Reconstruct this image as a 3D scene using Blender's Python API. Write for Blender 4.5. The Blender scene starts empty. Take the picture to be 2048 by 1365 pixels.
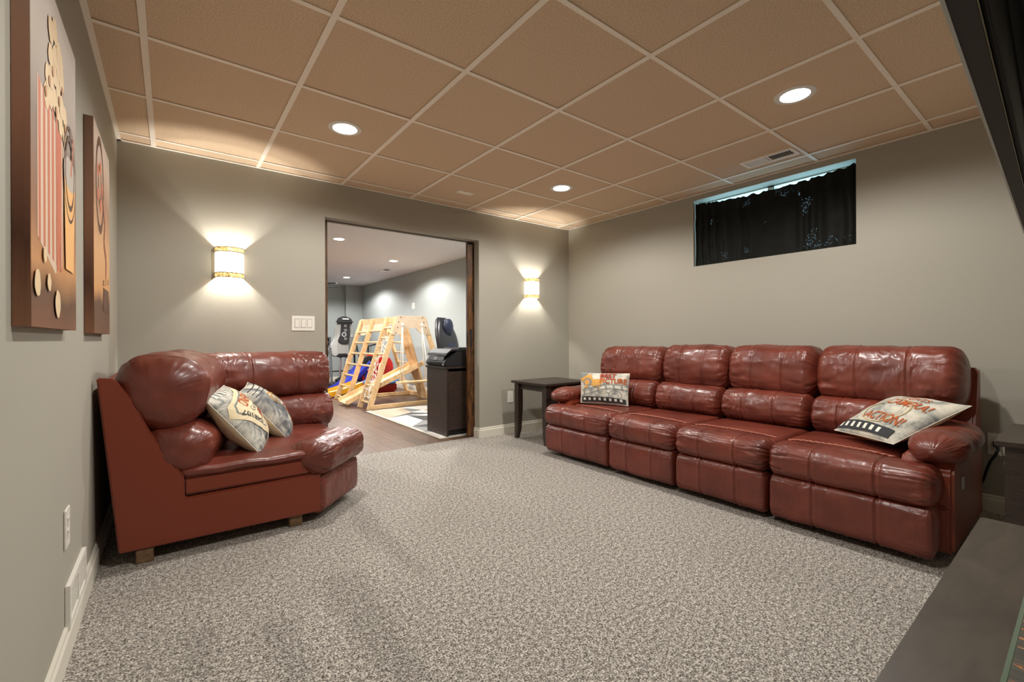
import bpy, bmesh, math, random
from math import pi, sin, cos, radians, sqrt
from mathutils import Vector, Matrix, noise
random.seed(7)

# ------------------------------------------------------------------ camera, world, lights, exposure
SC = bpy.context.scene
COL = SC.collection
H = 1.015                     # eye height
CEIL = 2.30
cam_data = bpy.data.cameras.new('camera')
cam_data.sensor_width = 36.0
cam_data.lens = 893.6 / 2048 * 36.0
cam_data.shift_y = -5.4 / 2048
cam_data.clip_start = 0.02
cam = bpy.data.objects.new('camera', cam_data)
COL.objects.link(cam)
cam.matrix_world = Matrix.Translation((0, 0, H)) @ Matrix.Rotation(-0.6529, 4, 'Z') @ Matrix.Rotation(pi / 2, 4, 'X') @ Matrix.Rotation(-0.0035, 4, 'Z')
SC.camera = cam
SC.view_settings.view_transform = 'Standard'
SC.view_settings.look = 'None'
SC.view_settings.gamma = 1.0
SC.view_settings.use_curve_mapping = False
SC.view_settings.exposure = 0.06
SC.cycles.max_bounces = 10
SC.cycles.diffuse_bounces = 6
SC.cycles.sample_clamp_indirect = 6.0

world = bpy.data.worlds.new('sky')
SC.world = world
world.use_nodes = True
bg = world.node_tree.nodes['Background']
bg.inputs[0].default_value = (0.42, 0.80, 1.0, 1)
bg.inputs[1].default_value = 4.0

def lamp(kind, loc, power, color, **kw):
    d = bpy.data.lights.new(kind.lower() + '_light', kind)
    d.energy = power
    d.color = color
    for k, v in kw.items():
        setattr(d, k, v)
    o = bpy.data.objects.new('lamp_light', d)
    o.location = loc
    COL.objects.link(o)
    return o

CANS = [(0.852, 2.788), (2.638, 0.969), (2.667, 2.782), (0.852, 0.969)]
FARCANS = [(1.75, 5.99), (2.97, 7.14), (2.97, 9.64), (2.97, 4.62), (0.45, 5.6), (0.45, 8.6), (1.75, 8.6)]
for (x, y) in CANS:
    lamp('SPOT', (x, y, CEIL - 0.022), 80, (1.0, 0.965, 0.91), spot_size=radians(166), spot_blend=0.42, shadow_soft_size=0.05)
for (x, y) in FARCANS:
    lamp('SPOT', (x, y, 2.30), 172, (1.0, 0.97, 0.94), spot_size=radians(158), spot_blend=0.35, shadow_soft_size=0.05)

# ------------------------------------------------------------------ helpers
class MB:
    """collects shapes for one mesh"""
    def __init__(s):
        s.v = []; s.f = []; s.uv = None
    def add(s, vs, fs):
        b = len(s.v)
        s.v += [tuple(p) for p in vs]
        s.f += [tuple(b + i for i in f) for f in fs]
        return s
    def box(s, x0, x1, y0, y1, z0, z1):
        vs = [(x, y, z) for z in (z0, z1) for y in (y0, y1) for x in (x0, x1)]
        return s.add(vs, [(0, 2, 3, 1), (4, 5, 7, 6), (0, 1, 5, 4), (2, 6, 7, 3), (0, 4, 6, 2), (1, 3, 7, 5)])
    def beam(s, p0, p1, w, d, side=(0, 1, 0)):
        """square bar p0-p1; w along side, d across"""
        p0 = Vector(p0); p1 = Vector(p1); a = (p1 - p0).normalized()
        sd = Vector(side); sd = (sd - a * sd.dot(a)).normalized(); t = a.cross(sd)
        vs = []
        for p in (p0, p1):
            for (i, j) in ((-1, -1), (1, -1), (1, 1), (-1, 1)):
                vs.append(p + sd * (i * w / 2) + t * (j * d / 2))
        return s.add(vs, [(0, 1, 2, 3), (7, 6, 5, 4), (0, 4, 5, 1), (1, 5, 6, 2), (2, 6, 7, 3), (3, 7, 4, 0)])
    def tube(s, pts, r, n=10, caps=True):
        pts = [Vector(p) for p in pts]
        rs = r if isinstance(r, (list, tuple)) else [r] * len(pts)
        rings = []
        prev = None
        for i, p in enumerate(pts):
            a = (pts[min(i + 1, len(pts) - 1)] - pts[max(i - 1, 0)]).normalized()
            if prev is None:
                u = a.orthogonal().normalized()
            else:
                u = (prev - a * prev.dot(a)).normalized()
            prev = u
            w = a.cross(u)
            rings.append([p + (u * cos(2 * pi * k / n) + w * sin(2 * pi * k / n)) * rs[i] for k in range(n)])
        vs = [q for rg in rings for q in rg]
        fs = []
        for i in range(len(pts) - 1):
            for k in range(n):
                fs.append((i * n + k, i * n + (k + 1) % n, (i + 1) * n + (k + 1) % n, (i + 1) * n + k))
        if caps:
            fs.append(tuple(range(n))[::-1]); fs.append(tuple((len(pts) - 1) * n + k for k in range(n)))
        return s.add(vs, fs)
    def lathe(s, prof, c=(0, 0, 0), n=32, axis='Z'):
        vs = []; m = len(prof)
        for k in range(n):
            a = 2 * pi * k / n
            for (r, z) in prof:
                p = (r * cos(a), r * sin(a), z)
                if axis == 'X': p = (z, r * cos(a), r * sin(a))
                if axis == 'Y': p = (r * cos(a), z, r * sin(a))
                vs.append((c[0] + p[0], c[1] + p[1], c[2] + p[2]))
        fs = []
        for k in range(n):
            for i in range(m - 1):
                fs.append((k * m + i, ((k + 1) % n) * m + i, ((k + 1) % n) * m + i + 1, k * m + i + 1))
        return s.add(vs, fs)
    def prism(s, poly, axis, a0, a1):
        """poly of 2-D points extruded along an axis from a0 to a1"""
        def P(p, a):
            return {'X': (a, p[0], p[1]), 'Y': (p[0], a, p[1]), 'Z': (p[0], p[1], a)}[axis]
        n = len(poly)
        vs = [P(p, a0) for p in poly] + [P(p, a1) for p in poly]
        fs = [tuple(range(n))[::-1], tuple(range(n, 2 * n))] + [(i, (i + 1) % n, n + (i + 1) % n, n + i) for i in range(n)]
        return s.add(vs, fs)
    def mesh(s, name, m, smooth=False, bevel=0):
        me = bpy.data.meshes.new(name)
        me.from_pydata(s.v, [], s.f)
        bm = bmesh.new(); bm.from_mesh(me)
        if bevel:
            bmesh.ops.remove_doubles(bm, verts=bm.verts, dist=1e-5)
            es = [e for e in bm.edges if len(e.link_faces) == 2 and e.calc_face_angle(0) > radians(30)]
            bmesh.ops.bevel(bm, geom=es, offset=bevel, segments=2, affect='EDGES', clamp_overlap=True)
        bmesh.ops.recalc_face_normals(bm, faces=bm.faces)
        bm.to_mesh(me); bm.free()
        if m is not None: me.materials.append(m)
        if smooth:
            me.polygons.foreach_set('use_smooth', [True] * len(me.polygons))
            if smooth == 'auto':
                try: me.set_sharp_from_angle(angle=radians(40))
                except Exception: pass
        return me
    def build(s, name, m, parent=None, smooth=False, bevel=0):
        o = bpy.data.objects.new(name, s.mesh(name, m, smooth, bevel))
        COL.objects.link(o)
        if parent is not None: put(o, parent)
        return o

def put(o, parent):
    """parent without moving (parents here are unrotated or handled by matrix)"""
    o.parent = parent
    o.matrix_parent_inverse = parent_matrix(parent).inverted()

def parent_matrix(p):
    m = p.matrix_basis.copy()
    if p.parent is not None:
        m = parent_matrix(p.parent) @ p.matrix_parent_inverse @ m
    return m

def thing(name, label, cat, loc=(0, 0, 0), group=None):
    o = bpy.data.objects.new(name, None)
    o.location = loc
    o.empty_display_size = 0.05
    COL.objects.link(o)
    o['label'] = label; o['category'] = cat
    if group: o['group'] = group
    return o

def tag(o, label, cat, group=None):
    o['label'] = label; o['category'] = cat
    if group: o['group'] = group
    return o

def struct(name, mb, m, parent=None, **kw):
    o = mb.build(name, m, parent, **kw)
    if parent is None: o['kind'] = 'structure'
    return o

def dup(o, dloc=(0, 0, 0), parent=None):
    c = o.copy(); COL.objects.link(c)
    if parent is not None: c.parent = parent
    elif o.parent is None: c.location = Vector(o.location) + Vector(dloc)
    for ch in [x for x in bpy.data.objects if x.parent == o]:
        dup(ch, parent=c)
    return c

# ------------------------------------------------------------------ materials
def lin(c):
    return tuple(((x / 255) / 12.92 if x / 255 <= 0.04045 else ((x / 255 + 0.055) / 1.055) ** 2.4) for x in c)

def mat(name, rgb, rough=0.5, metal=0.0, spec=0.5, emit=None, estr=0.0, coat=0.0):
    m = bpy.data.materials.new(name); m.use_nodes = True
    b = m.node_tree.nodes['Principled BSDF']
    b.inputs['Base Color'].default_value = (*lin(rgb), 1)
    b.inputs['Roughness'].default_value = rough
    b.inputs['Metallic'].default_value = metal
    b.inputs['Specular IOR Level'].default_value = spec
    b.inputs['Coat Weight'].default_value = coat
    if emit:
        b.inputs['Emission Color'].default_value = (*lin(emit), 1)
        b.inputs['Emission Strength'].default_value = estr
    return m

def N(m, t, **kw):
    n = m.node_tree.nodes.new(t)
    for k, v in kw.items():
        if isinstance(k, str) and hasattr(n, k) and k not in n.inputs: setattr(n, k, v)
    return n

def L(m, a, b): m.node_tree.links.new(a, b)

def ramp(m, fac, stops, interp='LINEAR'):
    r = m.node_tree.nodes.new('ShaderNodeValToRGB')
    r.color_ramp.interpolation = interp
    e = r.color_ramp.elements
    while len(e) < len(stops): e.new(0.5)
    for i, (p, c) in enumerate(stops):
        e[i].position = p; e[i].color = (*lin(c), 1)
    L(m, fac, r.inputs[0])
    return r

def coords(m, kind='Object', scale=(1, 1, 1), rot=(0, 0, 0)):
    t = m.node_tree.nodes.new('ShaderNodeTexCoord')
    mp = m.node_tree.nodes.new('ShaderNodeMapping')
    mp.inputs['Scale'].default_value = scale
    mp.inputs['Rotation'].default_value = rot
    L(m, t.outputs[kind], mp.inputs[0])
    return mp.outputs[0]

def noise_tex(m, vec, scale, detail=3, rough=0.5, dist=0.0, kind='FBM'):
    n = m.node_tree.nodes.new('ShaderNodeTexNoise')
    n.noise_type = kind
    n.inputs['Scale'].default_value = scale
    n.inputs['Detail'].default_value = detail
    n.inputs['Roughness'].default_value = rough
    n.inputs['Distortion'].default_value = dist
    L(m, vec, n.inputs['Vector'])
    return n.outputs[0]

def bump(m, h, strength, dist=0.01, normal=None):
    b = m.node_tree.nodes.new('ShaderNodeBump')
    b.inputs['Strength'].default_value = strength
    b.inputs['Distance'].default_value = dist
    L(m, h, b.inputs['Height'])
    if normal is not None: L(m, normal, b.inputs['Normal'])
    return b.outputs[0]

def BS(m): return m.node_tree.nodes['Principled BSDF']

def wall_mat(name, rgb):
    m = mat(name, rgb, 0.75, spec=0.25)
    v = coords(m)
    L(m, bump(m, noise_tex(m, v, 90, 4, 0.6), 0.08, 0.004), BS(m).inputs['Normal'])
    return m

M = {}
M['wall'] = wall_mat('greige_wall_paint', (166, 162, 150))
M['far_wall'] = wall_mat('grey_wall_paint', (164, 170, 168))
M['drywall_ceiling'] = wall_mat('ceiling_paint', (224, 222, 224))
M['white'] = mat('white_plastic', (232, 229, 220), 0.35)
M['trimwhite'] = mat('white_trim_paint', (222, 218, 204), 0.4)
M['grid'] = mat('ceiling_grid_metal', (250, 240, 226), 0.5)
M['black'] = mat('black_plastic', (22, 22, 24), 0.55)
M['gloss'] = mat('black_gloss', (8, 9, 8), 0.12)
M['bezel'] = mat('bezel', (40, 39, 37), 0.5)
M['olive'] = mat('trim_line', (120, 116, 92), 0.5)
M['chrome'] = mat('polished_metal', (190, 192, 195), 0.25, metal=1)
M['dark_metal'] = mat('dark_steel', (60, 62, 64), 0.4, metal=0.6)
M['silver'] = mat('silver_plastic', (190, 190, 186), 0.35)
M['glow'] = mat('lamp_glass', (255, 250, 240), 0.4, emit=(255, 249, 238), estr=22)
M['slot'] = mat('dark_slot', (30, 28, 26), 0.7)
M['rope'] = mat('white_rope', (236, 230, 215), 0.8)
M['red'] = mat('red_plastic', (205, 36, 28), 0.35)
M['blue'] = mat('blue_plastic', (35, 50, 160), 0.35)
M['lightblue'] = mat('light_blue_plastic', (80, 130, 200), 0.35)
M['yellow'] = mat('yellow_plastic', (240, 175, 40), 0.35)
M['rubber'] = mat('black_rubber', (20, 20, 20), 0.85)
M['cord'] = mat('black_cord', (10, 10, 10), 0.5)
M['piping'] = mat('leather_piping', (160, 92, 72), 0.3)

def m_tile():
    m = mat('tan_ceiling_tile', (175, 146, 116), 0.85, spec=0.15)
    v = coords(m)
    f = noise_tex(m, v, 160, 3, 0.7)
    r = ramp(m, f, [(0.32, (198, 172, 143)), (0.68, (236, 212, 183))])
    L(m, r.outputs[0], BS(m).inputs['Base Color'])
    L(m, bump(m, f, 0.25, 0.002), BS(m).inputs['Normal'])
    return m
M['tile'] = m_tile()

def m_carpet():
    m = mat('speckled_carpet', (150, 140, 128), 0.95, spec=0.1)
    v = coords(m)
    f = noise_tex(m, v, 165, 3, 0.75)
    f2 = noise_tex(m, v, 60, 2, 0.6)
    ad = N(m, 'ShaderNodeMath'); ad.operation = 'MULTIPLY_ADD'; ad.inputs[1].default_value = 0.35
    L(m, f2, ad.inputs[0]); L(m, f, ad.inputs[2])
    r = ramp(m, ad.outputs[0], [(0.53, (72, 66, 60)), (0.66, (142, 136, 128)), (0.79, (226, 221, 212))])
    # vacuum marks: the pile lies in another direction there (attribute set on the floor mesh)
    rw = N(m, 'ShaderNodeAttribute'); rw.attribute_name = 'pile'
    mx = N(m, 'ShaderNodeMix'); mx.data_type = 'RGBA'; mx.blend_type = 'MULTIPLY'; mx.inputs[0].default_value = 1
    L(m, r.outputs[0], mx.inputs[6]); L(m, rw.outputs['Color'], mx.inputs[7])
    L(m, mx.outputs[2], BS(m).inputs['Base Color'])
    L(m, bump(m, ad.outputs[0], 0.9, 0.006), BS(m).inputs['Normal'])
    return m
M['carpet'] = m_carpet()

def m_leather(name, dark, light, rough=0.3):
    m = mat(name, light, rough, coat=0.26)
    BS(m).inputs['Coat Roughness'].default_value = .22
    v = coords(m)
    big = noise_tex(m, v, 5, 3, 0.55)
    r = ramp(m, big, [(0.3, dark), (0.7, light)])
    L(m, r.outputs[0], BS(m).inputs['Base Color'])
    grain = noise_tex(m, v, 380, 2, 0.6)
    wr = noise_tex(m, v, 13, 3, 0.5, 0.8, 'RIDGED_MULTIFRACTAL')
    n1 = bump(m, grain, 0.10, 0.0015)
    n2 = bump(m, wr, 0.30, 0.006, n1)
    wr2 = noise_tex(m, v, 34, 3, 0.55, 1.2, 'RIDGED_MULTIFRACTAL')
    n2 = bump(m, wr2, 0.14, 0.003, n2)
    L(m, n2, BS(m).inputs['Normal'])
    rr = N(m, 'ShaderNodeMapRange'); rr.inputs['To Min'].default_value = rough - 0.06; rr.inputs['To Max'].default_value = rough + 0.14
    L(m, noise_tex(m, v, 18, 3), rr.inputs[0]); L(m, rr.outputs[0], BS(m).inputs['Roughness'])
    return m
M['leather'] = m_leather('burgundy_leather', (92, 38, 27), (120, 54, 39), .36)
M['vinyl'] = mat('burgundy_vinyl', (124, 52, 30), 0.42)

def m_wood(name, c0, c1, scale=(2, 14, 14), rough=0.4, sp=6, b=0.1):
    m = mat(name, c1, rough)
    v = coords(m, scale=scale)
    f = noise_tex(m, v, sp, 5, 0.6, 1.2)
    r = ramp(m, f, [(0.35, c0), (0.65, c1)])
    L(m, r.outputs[0], BS(m).inputs['Base Color'])
    L(m, bump(m, f, b, 0.002), BS(m).inputs['Normal'])
    return m
M['espresso'] = m_wood('espresso_wood', (42, 33, 28), (62, 50, 42), (3, 3, 14), 0.38)
M['espresso_top'] = m_wood('worn_dark_top', (54, 46, 37), (69, 60, 49), (1.5, 6, 6), 0.45, 3, 0.05)
M['pine'] = m_wood('pale_birch', (214, 174, 124), (238, 206, 160), (6, 6, 3), 0.5, 5, 0.05)
M['ply'] = m_wood('plywood_face', (205, 180, 150), (226, 206, 178), (2, 2, 8), 0.5, 6, 0.05)
M['barn'] = m_wood('dark_stained_knotty_pine', (38, 24, 14), (112, 72, 34), (9, 9, 1.6), 0.45, 3.0, 0.1)
M['block'] = m_wood('raw_wood_foot', (92, 70, 48), (128, 100, 70), (5, 5, 14), 0.7)

def m_plank(k):
    c = [((70, 50, 36), (108, 80, 60)), ((80, 58, 43), (118, 89, 67)), ((64, 46, 34), (100, 74, 55))][k]
    return m_wood('laminate_plank', c[0], c[1], (16, 1.6, 16), 0.35, 3.5, 0.03)
PL = [m_plank(k) for k in range(3)]

def m_curtain():
    m = mat('black_curtain', (16, 18, 14), 0.7, spec=0.2)
    nt = m.node_tree
    v = coords(m)
    vo = nt.nodes.new('ShaderNodeTexVoronoi'); vo.inputs['Scale'].default_value = 150
    L(m, v, vo.inputs['Vector'])
    lt = nt.nodes.new('ShaderNodeMath'); lt.operation = 'LESS_THAN'; lt.inputs[1].default_value = 0.13
    L(m, vo.outputs['Distance'], lt.inputs[0])
    f = noise_tex(m, v, 5.0, 3, 0.6)
    gt = nt.nodes.new('ShaderNodeMath'); gt.operation = 'GREATER_THAN'; gt.inputs[1].default_value = 0.60
    L(m, f, gt.inputs[0])
    mu = nt.nodes.new('ShaderNodeMath'); mu.operation = 'MULTIPLY'
    L(m, lt.outputs[0], mu.inputs[0]); L(m, gt.outputs[0], mu.inputs[1])
    inv = nt.nodes.new('ShaderNodeMath'); inv.operation = 'SUBTRACT'; inv.inputs[0].default_value = 1.0
    L(m, mu.outputs[0], inv.inputs[1])
    L(m, inv.outputs[0], BS(m).inputs['Alpha'])
    L(m, bump(m, noise_tex(m, v, 400, 2), 0.2, 0.001), BS(m).inputs['Normal'])
    return m
M['curtain'] = m_curtain()

def m_glass():
    m = bpy.data.materials.new('clear_glass'); m.use_nodes = True
    nt = m.node_tree
    out = nt.nodes['Material Output']
    t = nt.nodes.new('ShaderNodeBsdfTransparent'); g = nt.nodes.new('ShaderNodeBsdfGlossy'); g.inputs[1].default_value = 0.02
    mx = nt.nodes.new('ShaderNodeMixShader'); mx.inputs[0].default_value = 0.06
    L(m, t.outputs[0], mx.inputs[1]); L(m, g.outputs[0], mx.inputs[2]); L(m, mx.outputs[0], out.inputs[0])
    return m
M['glass'] = m_glass()

# ------------------------------------------------------------------ room shell
XL, XR, YB, YF = -0.27, 3.775, 3.82, -0.27
WT = 0.17                       # thickness of the wall with the pocket doors
DX0, DX1, DZ = 1.005, 2.50, 2.012
YE = YB + WT

def make_carpet():
    nx, ny = 140, 144
    x0, x1, y0, y1 = XL - .1, XR + .1, YF - .1, 3.905
    vs = [(x0 + (x1 - x0) * i / nx, y0 + (y1 - y0) * j / ny, 0) for j in range(ny + 1) for i in range(nx + 1)]
    fs = [(j * (nx + 1) + i, j * (nx + 1) + i + 1, (j + 1) * (nx + 1) + i + 1, (j + 1) * (nx + 1) + i) for j in range(ny) for i in range(nx)]
    mb = MB().add(vs, fs).box(x0, x1, y0, y1, -.05, -.002)
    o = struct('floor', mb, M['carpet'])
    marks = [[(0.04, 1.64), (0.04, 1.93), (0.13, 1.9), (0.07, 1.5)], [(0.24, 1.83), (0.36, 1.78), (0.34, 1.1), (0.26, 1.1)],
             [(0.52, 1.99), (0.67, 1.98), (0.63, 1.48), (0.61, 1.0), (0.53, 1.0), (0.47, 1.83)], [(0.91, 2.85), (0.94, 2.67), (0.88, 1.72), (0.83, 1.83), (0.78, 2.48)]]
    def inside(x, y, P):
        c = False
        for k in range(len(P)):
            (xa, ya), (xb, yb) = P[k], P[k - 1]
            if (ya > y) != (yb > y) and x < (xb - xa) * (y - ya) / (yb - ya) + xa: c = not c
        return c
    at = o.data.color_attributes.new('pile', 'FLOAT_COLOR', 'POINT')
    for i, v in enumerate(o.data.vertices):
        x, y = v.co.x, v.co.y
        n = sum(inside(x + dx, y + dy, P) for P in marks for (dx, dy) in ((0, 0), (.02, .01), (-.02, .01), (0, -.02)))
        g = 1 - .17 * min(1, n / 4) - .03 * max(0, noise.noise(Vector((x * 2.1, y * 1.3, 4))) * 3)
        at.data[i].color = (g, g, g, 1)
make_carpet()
w = MB().box(XL - .12, XL, YF - .1, YB + .05, 0, CEIL + .12)
struct('wall_left', w, M['wall'])
struct('wall_front', MB().box(XL - .1, XR + .1, YF - .12, YF, 0, CEIL + .12), M['wall'])
# right wall with window hole
WY0, WY1, WZ0, WZ1 = 1.008, 2.219, 1.66, 2.255
w = MB()
w.box(XR, XR + .2, YF - .1, WY0, 0, CEIL + .12)
w.box(XR, XR + .2, WY1, YB + .05, 0, CEIL + .12)
w.box(XR, XR + .2, WY0, WY1, 0, WZ0)
w.box(XR, XR + .2, WY0, WY1, WZ1, CEIL + .12)
struct('wall_right', w, M['wall'])
# back wall: two skins with door pockets between
w = MB()
for (y0, y1) in ((YB, YB + .09), (YE - .03, YE)):
    w.box(XL - .1, DX0, y0, y1, 0, 2.5)
    w.box(DX1, XR + .1, y0, y1, 0, 2.5)
    w.box(DX0, DX1, y0, y1, DZ, 2.5)
w.box(XL - .1, DX0 - .9, YB + .09, YE - .03, 0, 2.5)
w.box(DX1 + .9, XR + .1, YB + .09, YE - .03, 0, 2.5)
struct('wall_back', w, M['wall'])
w = MB(); w.box(DX0 - .9, DX1 + .9, YB + .092, YE - .032, 2.016, 2.05)
struct('trim_1', w, M['slot'])

# baseboards with a small stepped profile
def baseboard(name, p0, p1, nrm, m=None):
    p0 = Vector((*p0, 0)); p1 = Vector((*p1, 0)); n = Vector((*nrm, 0))
    prof = [(0, 0), (.013, 0), (.013, .072), (.008, .082), (.008, .092), (.004, .100), (0, .100)]
    vs = []
    for p in (p0, p1):
        for (a, z) in prof: vs.append(p + n * a + Vector((0, 0, z)))
    k = len(prof)
    mb = MB().add(vs, [tuple(range(k)), tuple(range(k, 2 * k))[::-1]] + [(i, (i + 1) % k, k + (i + 1) % k, k + i) for i in range(k)])
    return struct(name, mb, m or M['trimwhite'])
baseboard('baseboard_left', (XL, YF), (XL, YB), (1, 0))
baseboard('baseboard_right', (XR, YF), (XR, YB), (-1, 0))
baseboard('baseboard_back', (DX1, YB), (XR, YB), (0, -1))
baseboard('baseboard_back.001', (XL, YB), (DX0, YB), (0, -1))
baseboard('baseboard_back.002', (DX1, YB - .013), (DX1, YB + .09), (-1, 0))

# drop ceiling: tiles and runners
GX = [-0.086 + .61 * i for i in range(7)]
GY = [3.672 - .61 * j for j in range(7)]
ceil = struct('ceiling', MB().box(XL - .1, XR + .1, YF - .1, YB, CEIL + .06, CEIL + .12), M['grid'])
xs = [XL] + GX + [XR]
ys = [YF] + sorted(GY) + [YB]
tile_mesh = {}
for i in range(len(xs) - 1):
    for j in range(len(ys) - 1):
        a, b = xs[i + 1] - xs[i], ys[j + 1] - ys[j]
        if a < .05 or b < .05: continue
        key = (round(a, 3), round(b, 3))
        if key not in tile_mesh:
            tile_mesh[key] = MB().box(-a / 2 + .004, a / 2 - .004, -b / 2 + .004, b / 2 - .004, 0, .016).mesh('ceiling_tile', M['tile'])
        o = bpy.data.objects.new('ceiling_tile', tile_mesh[key])
        o.location = ((xs[i] + xs[i + 1]) / 2, (ys[j] + ys[j + 1]) / 2, CEIL + .006 + random.uniform(-.001, .001))
        COL.objects.link(o); put(o, ceil)
for x in GX:
    MB().box(x - .013, x + .013, YF, YB, CEIL, CEIL + .004).box(x - .002, x + .002, YF, YB, CEIL + .004, CEIL + .04).build('main_runner', M['grid'], ceil)
for y in GY:
    for i in range(len(xs) - 1):
        x0 = xs[i] + .013; x1 = xs[i + 1] - .013
        if x1 - x0 < .03: continue
        MB().box(x0, x1, y - .011, y + .011, CEIL + .001, CEIL + .004).box(x0, x1, y - .002, y + .002, CEIL + .004, CEIL + .035).build('cross_tee', M['grid'], ceil)
for b in ((XL, XL + .022, YF, YB), (XR - .022, XR, YF, YB), (XL, XR, YB - .022, YB), (XL, XR, YF, YF + .022)):
    MB().box(*b, CEIL - .0015, CEIL + .003).build('wall_angle', M['grid'], ceil)

# ------------------------------------------------------------------ window with curtain
win = bpy.data.objects.new('window_1', None); win.location = (XR + .16, (WY0 + WY1) / 2, WZ0); COL.objects.link(win); win['kind'] = 'structure'
f = MB()
fx0, fx1 = XR + .13, XR + .18
f.box(fx0, fx1, WY0, WY1, WZ0, WZ0 + .045); f.box(fx0, fx1, WY0, WY1, WZ1 - .010, WZ1)
f.box(fx0, fx1, WY0, WY0 + .045, WZ0, WZ1); f.box(fx0, fx1, WY1 - .045, WY1, WZ0, WZ1)
f.box(fx0, fx1, (WY0 + WY1) / 2 - .025, (WY0 + WY1) / 2 + .025, WZ0, WZ1)
f.build('window_frame', M['white'], win)
for s in (0, 1):
    c = (WY0 + WY1) / 2
    y0, y1 = (WY0 + .04, c - .02) if s == 0 else (c + .02, WY1 - .04)
    MB().box(fx0 + .02, fx0 + .026, y0, y1, WZ0 + .04, WZ1 - .009).build('window_pane', M['glass'], win)

def make_curtain():
    ny, nz = 260, 46
    vs = []
    for j in range(nz + 1):
        for i in range(ny + 1):
            t = i / ny; s = j / nz              # s=0 bottom, 1 top
            y = WY0 + .004 + (WY1 - WY0 - .008) * t
            ph = 34 * t + 2.2 * sin(7 * t) + .8 * sin(19 * t + 1)
            amp = .010 + .008 * noise.noise(Vector((t * 9, s * 1.2, 3)))
            drift = noise.noise(Vector((t * 3, s * 2.0, 7))) * .8
            x = XR + .030 + amp * sin(2 * ph + drift * (1.3 - s) * 3) + .006 * noise.noise(Vector((t * 20, s * 7, 1)))
            # hem lumps towards the bottom
            if s < .2: x += (.2 - s) * .09 * noise.noise(Vector((t * 11, 5, 5)))
            # header sags between the hooks: deeper in the middle-right of the photograph's gap
            sag = .018 + .040 * sin(pi * min(1, max(0, t))) ** .7 + .008 * abs(sin(2 * ph)) + .010 * noise.noise(Vector((t * 30, 0, 9)))
            ztop = WZ1 - sag
            z = WZ0 + .003 + (ztop - WZ0 - .003) * s
            vs.append((x, y, z))
    fs = [(j * (ny + 1) + i, j * (ny + 1) + i + 1, (j + 1) * (ny + 1) + i + 1, (j + 1) * (ny + 1) + i) for j in range(nz) for i in range(ny)]
    o = MB().add(vs, fs).build('curtain', M['curtain'], smooth=True)
    return tag(o, 'short black gathered curtain hung in the high basement window recess', 'curtain')
make_curtain()

# ------------------------------------------------------------------ cushions
def supell(cx, cz, a, b, e=2.6, n=72, rot=0.0):
    out = []
    n = 96
    for k in range(n):
        t = 2 * pi * k / n
        c, s = cos(t), sin(t)
        x = a * math.copysign(abs(c) ** (2 / e), c); z = b * math.copysign(abs(s) ** (2 / e), s)
        out.append((cx + x * cos(rot) - z * sin(rot), cz + x * sin(rot) + z * cos(rot)))
    return out

def sweep(prof, P0, P1, er=.07, seams=(), pleat=.007, lump=.006, seed=0, n=150, ep=(1, 1), puff=0.0, taper=(1, 1), kk=2.2):
    """stuffed cushion: closed profile (h, z) swept from P0 to P1 (xy); h runs to the left of the direction"""
    P0 = Vector((*P0, 0)); P1 = Vector((*P1, 0)); d = P1 - P0; Ln = d.length; d.normalize()
    hv = Vector((-d.y, d.x, 0))
    m = len(prof)
    cx = sum(p[0] for p in prof) / m; cz = sum(p[1] for p in prof) / m
    vs = []
    st = []
    for i in range(n + 1):
        t = i / n
        st.append((0.5 - 0.5 * cos(pi * t)) * .7 + t * .3)
    for t in st:
        s = t * Ln
        de = min(s / er, (Ln - s) / er, 1.0)
        de = max(de, 0.0)
        sc = (1 - (1 - de) ** kk) ** (1 / kk) if de < 1 else 1.0
        tp = taper[0] * (1 - t) + taper[1] * t
        near0 = math.exp(-s / .10) * ep[0]; near1 = math.exp(-(Ln - s) / .10) * ep[1]
        for k, (h, z) in enumerate(prof):
            ang = 2 * pi * k / m
            r = Vector((h - cx, 0, z - cz)); rl = r.length or 1
            off = 0
            nn = noise.noise(Vector((cos(ang) * 10 + seed, sin(ang) * 10, s * 4 + seed)))
            off -= max(0, 1 - abs(nn) * 5) * pleat * 1.5 * (near0 + near1) - .3 * pleat * (near0 + near1)
            cr_ = noise.noise(Vector((z * 9 + seed, s * 22 + 2.5 * noise.noise(Vector((z * 12, s * 6, seed))), h * 9)))
            ms = max(0, noise.noise(Vector((z * 3 + 5, s * 4 + seed, h * 3))) + .15)
            off -= max(0, 1 - abs(cr_) * 7) * .006 * ms * (lump / .006)
            off += noise.noise(Vector((h * 7 + seed * 3.1, s * 5, z * 7))) * lump
            off += max(0, noise.noise(Vector((h * 16 + seed * 1.7, s * 13, z * 16)))) * lump * .8
            for q in seams:
                off -= .007 * math.exp(-((s - q * Ln) / .006) ** 2)
                off += .0025 * math.exp(-((abs(s - q * Ln) - .012) / .006) ** 2)
            off += puff * sin(pi * t)
            f = sc * (rl * tp + off) / rl
            hh = cx + r.x * f; zz = cz + r.z * f
            p = P0 + d * s + hv * hh
            vs.append((p.x, p.y, zz))
    fs = []
    for i in range(n):
        for k in range(m):
            fs.append((i * m + k, (i + 1) * m + k, (i + 1) * m + (k + 1) % m, i * m + (k + 1) % m))
    fs.append(tuple(range(m))); fs.append(tuple(n * m + k for k in range(m))[::-1])
    return MB().add(vs, fs)

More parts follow.
